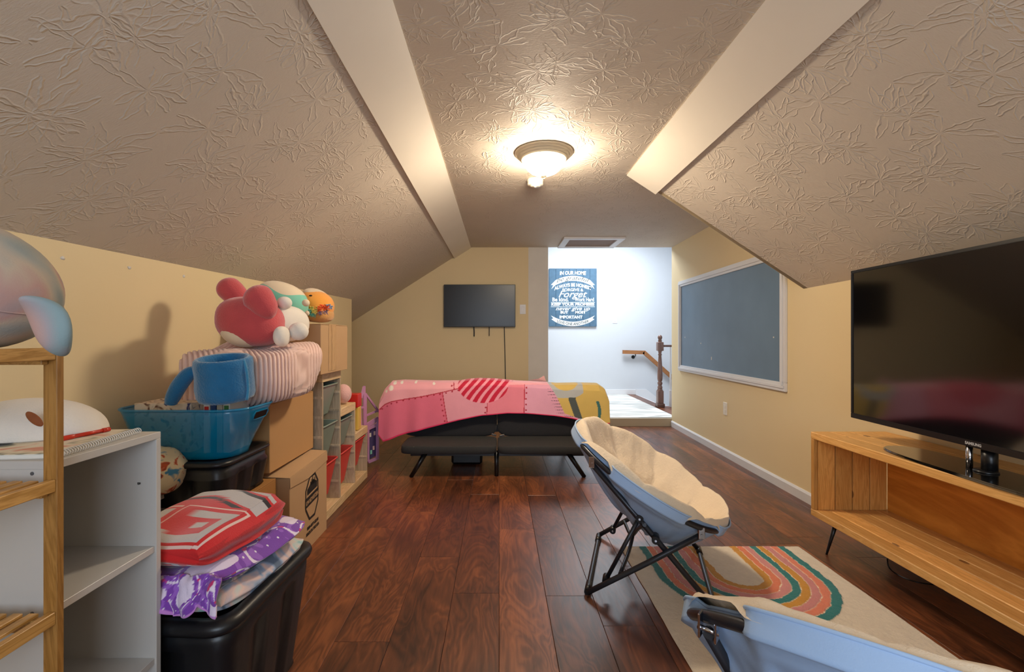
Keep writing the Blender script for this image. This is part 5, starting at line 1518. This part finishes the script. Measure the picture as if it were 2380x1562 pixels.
# ---- white plush, notebook and marker on the bookcase
dc = Vector((-1.075, 1.045, 0.868))
dw = thing('plush_toy', dc, 'white dome-shaped plush with a brown patch behind the notebook', 'plush toy')
bm = BM(); blob(bm, dc + Vector((0, 0, 0.012)), (0.158, 0.105, 0.078), 2.0, 26, 40, None, lambda v: Vector((v.x, v.y, v.z if v.z > 0 else v.z * 0.13)))
obj('body', bm, M['white_plush'], dw, True)
plush('snout', at(80, 974, 0.948), (0.022, 0.006, 0.009), M['brownpatch'], dw, rot(R(40), 'Y'), 2.0, 'shiny brown oval patch', n=12, mm=18)
nbk = thing('notebook', (-0.93, 0.97, BT), 'spiral notebook with printed cream cover on the white bookcase', 'notebook')
# notebook plane, a little turned
nA = Vector((-0.842, 0.868, 0)); nB = Vector((-0.866, 1.096, 0)); nD = (nB - nA).normalized(); nS = Vector((-nD.y, nD.x, 0))
def nb_quad(nm, a0, a1, s0, s1, z0, z1, m):
    bm = BM(); quad(bm, [nA + nD * a0 + nS * s0 + Vector((0, 0, z0)), nA + nD * a1 + nS * s0 + Vector((0, 0, z0)), nA + nD * a1 + nS * s1 + Vector((0, 0, z0)), nA + nD * a0 + nS * s1 + Vector((0, 0, z0))], z1 - z0, (0, 0, 1))
    return obj(nm, bm, m, nbk)
NL = (nB - nA).length
nb_quad('pages', 0.002, NL - 0.002, 0.008, 0.158, BT + 0.001, BT + 0.008, M['paper'])
nb_quad('cover', 0.0, NL, 0.006, 0.162, BT + 0.008, BT + 0.0092, M['notebook'])
nb_quad('back_cover', 0.0, NL, 0.006, 0.162, BT, BT + 0.001, M['paper'])
for k in range(34):
    p = nA + nD * (0.006 + k * (NL - 0.012) / 33) + Vector((0, 0, BT + 0.0062))
    bm = BM(); tube(bm, [p + nS * (0.0075 * math.cos(a)) + Vector((0, 0, 0.0062 * math.sin(a))) + nD * (0.001 * math.sin(a)) for a in [2 * PI * q / 10 for q in range(10)]], 0.0011, 5, closed=True)
    obj('spiral_ring', bm, M['paper'], nbk)
ma = at(128, 1019, 0.955); mb_ = at(254, 999, 1.068)
ma.z = mb_.z = BT + 0.0145
mk = thing('marker_pen', (ma + mb_) / 2, 'red marker pen lying on the spiral notebook', 'pen')
d = mb_ - ma
bm = BM(); tube(bm, [ma + d * 0.28, ma + d * 0.98], 0.0042, 14); obj('barrel', bm, M['redpen'], mk)
bm = BM(); tube(bm, [ma, ma + d * 0.30, ma + d * 0.33], [0.0052, 0.0052, 0.0044], 14); obj('cap', bm, M['redpen'], mk)
bm = BM(); tube(bm, [ma + d * 0.86, ma + d * 1.0], 0.0050, 14); obj('end_plug', bm, M['redpen'], mk)

# ---- folded blankets on the tote
def folded(name, corners, z0, z1, m, label, col=None, layers=3, droop=0.0, seed=0, tilt=0.0, parent=None):
    """corners: near-left, near-right, far-right, far-left in plan"""
    A, B, C_, D = [Vector((p[0], p[1], 0)) for p in corners]
    def fn(u, v):
        # u runs round a fold profile (closed loop across x), v runs near to far
        ph = 2 * PI * u
        def sg(a, p): return math.copysign(abs(a) ** p, a)
        cx_ = 0.5 + 0.5 * sg(math.cos(ph), 0.42); cz_ = 0.5 + 0.5 * sg(math.sin(ph), 0.62)
        pull = 1 - 0.10 * (abs(2 * v - 1) ** 6)
        cx_ = 0.5 + (cx_ - 0.5) * pull; cz2 = 0.5 + (cz_ - 0.5) * (1 - 0.55 * abs(2 * v - 1) ** 10)
        vv = v
        P = (A.lerp(B, cx_)).lerp(D.lerp(C_, cx_), vv)
        n_ = noise.noise(Vector((P.x * 9 + seed, P.y * 9, cz_)))
        gro = 0.006 * math.sin(cz_ * PI * 2 * layers) * (1 if 0.06 < cz_ < 0.94 else 0)
        c0 = (A + B + C_ + D) / 4; out = (P - c0); out.z = 0
        if out.length > 0: P = P + out.normalized() * (gro + 0.010 * n_)
        hh = z1 + tilt * (v - 0.5)
        z = lerp(z0, hh, cz2) + 0.014 * noise.noise(Vector((P.x * 7 + seed, P.y * 7, 1))) * cz_
        ed = max(0, abs(2 * cx_ - 1) - 0.8) / 0.2
        z -= droop * ed * ed
        return (P.x, P.y, z)
    def cf(u, v):
        if not col: return (255, 255, 255)
        ph = 2 * PI * u
        def sg(a, p): return math.copysign(abs(a) ** p, a)
        cx_ = 0.5 + 0.5 * sg(math.cos(ph), 0.42); cz_ = 0.5 + 0.5 * sg(math.sin(ph), 0.62)
        return col(cx_, v, cz_)
    o = grid_mesh(name, fn, 420 if col else 200, 260 if col else 110, m if not col else M['print'], parent, cf, loc=((A.x + C_.x) / 2, (A.y + C_.y) / 2, z0))
    # end caps
    me = o.data; bm = bmesh.new(); bm.from_mesh(me)
    bmesh.ops.remove_doubles(bm, verts=bm.verts, dist=2e-5)
    bmesh.ops.holes_fill(bm, edges=[e for e in bm.edges if e.is_boundary], sides=0)
    bm.to_mesh(me); bm.free()
    if parent is None: tag(o, label, 'blanket')
    return o
LZ0 = 0.385
folded('folded_blanket', [(-1.02, 1.18), (-0.70, 1.17), (-0.655, 1.56), (-1.05, 1.57)], LZ0 - 0.01, 0.43, M['pastel'], 'pastel tie-dye fleece blanket at the bottom of the folded pile', None, 2, 0.01, 3)
folded('folded_blanket', [(-1.0, 1.20), (-0.735, 1.19), (-0.68, 1.52), (-1.03, 1.55)], 0.428, 0.462, M['greyprint'], 'grey floral fleece blanket folded below the purple one', None, 2, 0.01, 9)
def purple(cx_, v, cz_):
    n1 = noise.noise(Vector((cx_ * 4.5, v * 4.5, cz_ * 1.5))); n2_ = noise.noise(Vector((cx_ * 16, v * 16, 7)))
    if abs(n1) < 0.045: return (206, 40, 110) if n2_ > 0.25 else (236, 222, 236)
    if n1 > 0.28: return (228, 212, 232)
    if (math.sin(cx_ * 60) * math.sin(v * 50)) > 0.93: return (240, 232, 240)
    return (122, 62, 166) if n2_ > -0.1 else (150, 92, 190)
folded('folded_blanket', [(-1.02, 1.16), (-0.715, 1.15), (-0.64, 1.53), (-0.98, 1.56)], 0.46, 0.503, None, 'purple and white patterned fleece blanket under the red one', purple, 2, 0.02, 5)
# drape of the purple blanket over the near edge of the tote
def drape(u, v):
    x = lerp(-0.865, -0.70, u); t = v
    y = 1.155 - 0.035 * math.sin(t * PI / 2) - 0.006 * math.sin(u * 14)
    z = 0.492 - 0.072 * t + 0.010 * math.sin(u * 9 + 1) * t + 0.012 * noise.noise(Vector((u * 5, t * 3, 2)))
    return (x + 0.01 * t, y + 0.012 * noise.noise(Vector((u * 7, t * 3, 0))), z)
o = grid_mesh('hanging_edge', drape, 90, 40, M['print'], bpy.data.objects['folded_blanket.002'], lambda u, v: purple(u * 0.9, v * 0.4 + 0.1, 0.3) if v < 0.93 else (196, 130, 206), thick=0.008)
GR = (186, 178, 176); RD = (200, 26, 28); BK = (34, 24, 24)
def redc(cx_, v, cz_):
    if cz_ < 0.8:
        # side: lower rolled edge with light blocks at the near end
        if cz_ < 0.30 and v < 0.14 and (cx_ * 7 % 1.0) < 0.45: return GR
        return (176, 16, 20) if noise.noise(Vector((cx_ * 3, v * 3, cz_ * 12))) > 0.1 else RD
    x, y = cx_, v
    # near half: two nested rectangular outlines; far half: grey swoosh edged in black
    def rect(x0, x1, y0, y1, w_):
        inn = x0 + w_ < x < x1 - w_ and y0 + w_ < y < y1 - w_
        return x0 < x < x1 and y0 < y < y1 and not inn
    if y < 0.60:
        if rect(0.36, 0.90, 0.05, 0.50, 0.10): 
            if y > 0.2 and x < 0.46: return RD
            return GR
        if rect(0.30, 0.96, 0.01, 0.57, 0.018): return (222, 190, 180)
        if 0.60 < x < 0.72 and 0.26 < y < 0.34: return GR
        if rect(-0.2, 0.24, 0.06, 0.50, 0.09): return GR
        if 0.02 < x < 0.26 and 0.53 < y < 0.555: return (222, 190, 180)
        return RD
    q = y - 0.60 - 0.10 * math.sin(x * 5.0)
    if 0.04 < q < 0.085 : return BK
    if 0.085 <= q < 0.11: return RD
    if 0.11 <= q < 0.26: return GR
    if 0.26 <= q < 0.30: return BK
    if x > 0.55 and 0.33 < q < 0.38: return GR
    return RD
folded('folded_blanket', [(-1.02, 1.15), (-0.735, 1.135), (-0.672, 1.45), (-0.98, 1.50)], 0.508, 0.60, None, 'red folded blanket with grey and black pattern on top of the pile', redc, 2, 0.015, 1, tilt=0.035)
def redtop(cx_, v, cz_): return redc(cx_, v, max(cz_, 0.85)) if cz_ > 0.35 else RD
o = BM(); pk = Vector((-0.93, 1.165, 0.45)); blob(o, pk, (0.10, 0.045, 0.055), 2.2, 18, 28, None, lambda v: v * (1 + 0.12 * noise.noise(v * 25)))
o = obj('plush_throw', o, M['lightpink'], None, True, loc=pk); tag(o, 'pale pink fluffy throw bunched between the bookcase and the blanket pile', 'throw')
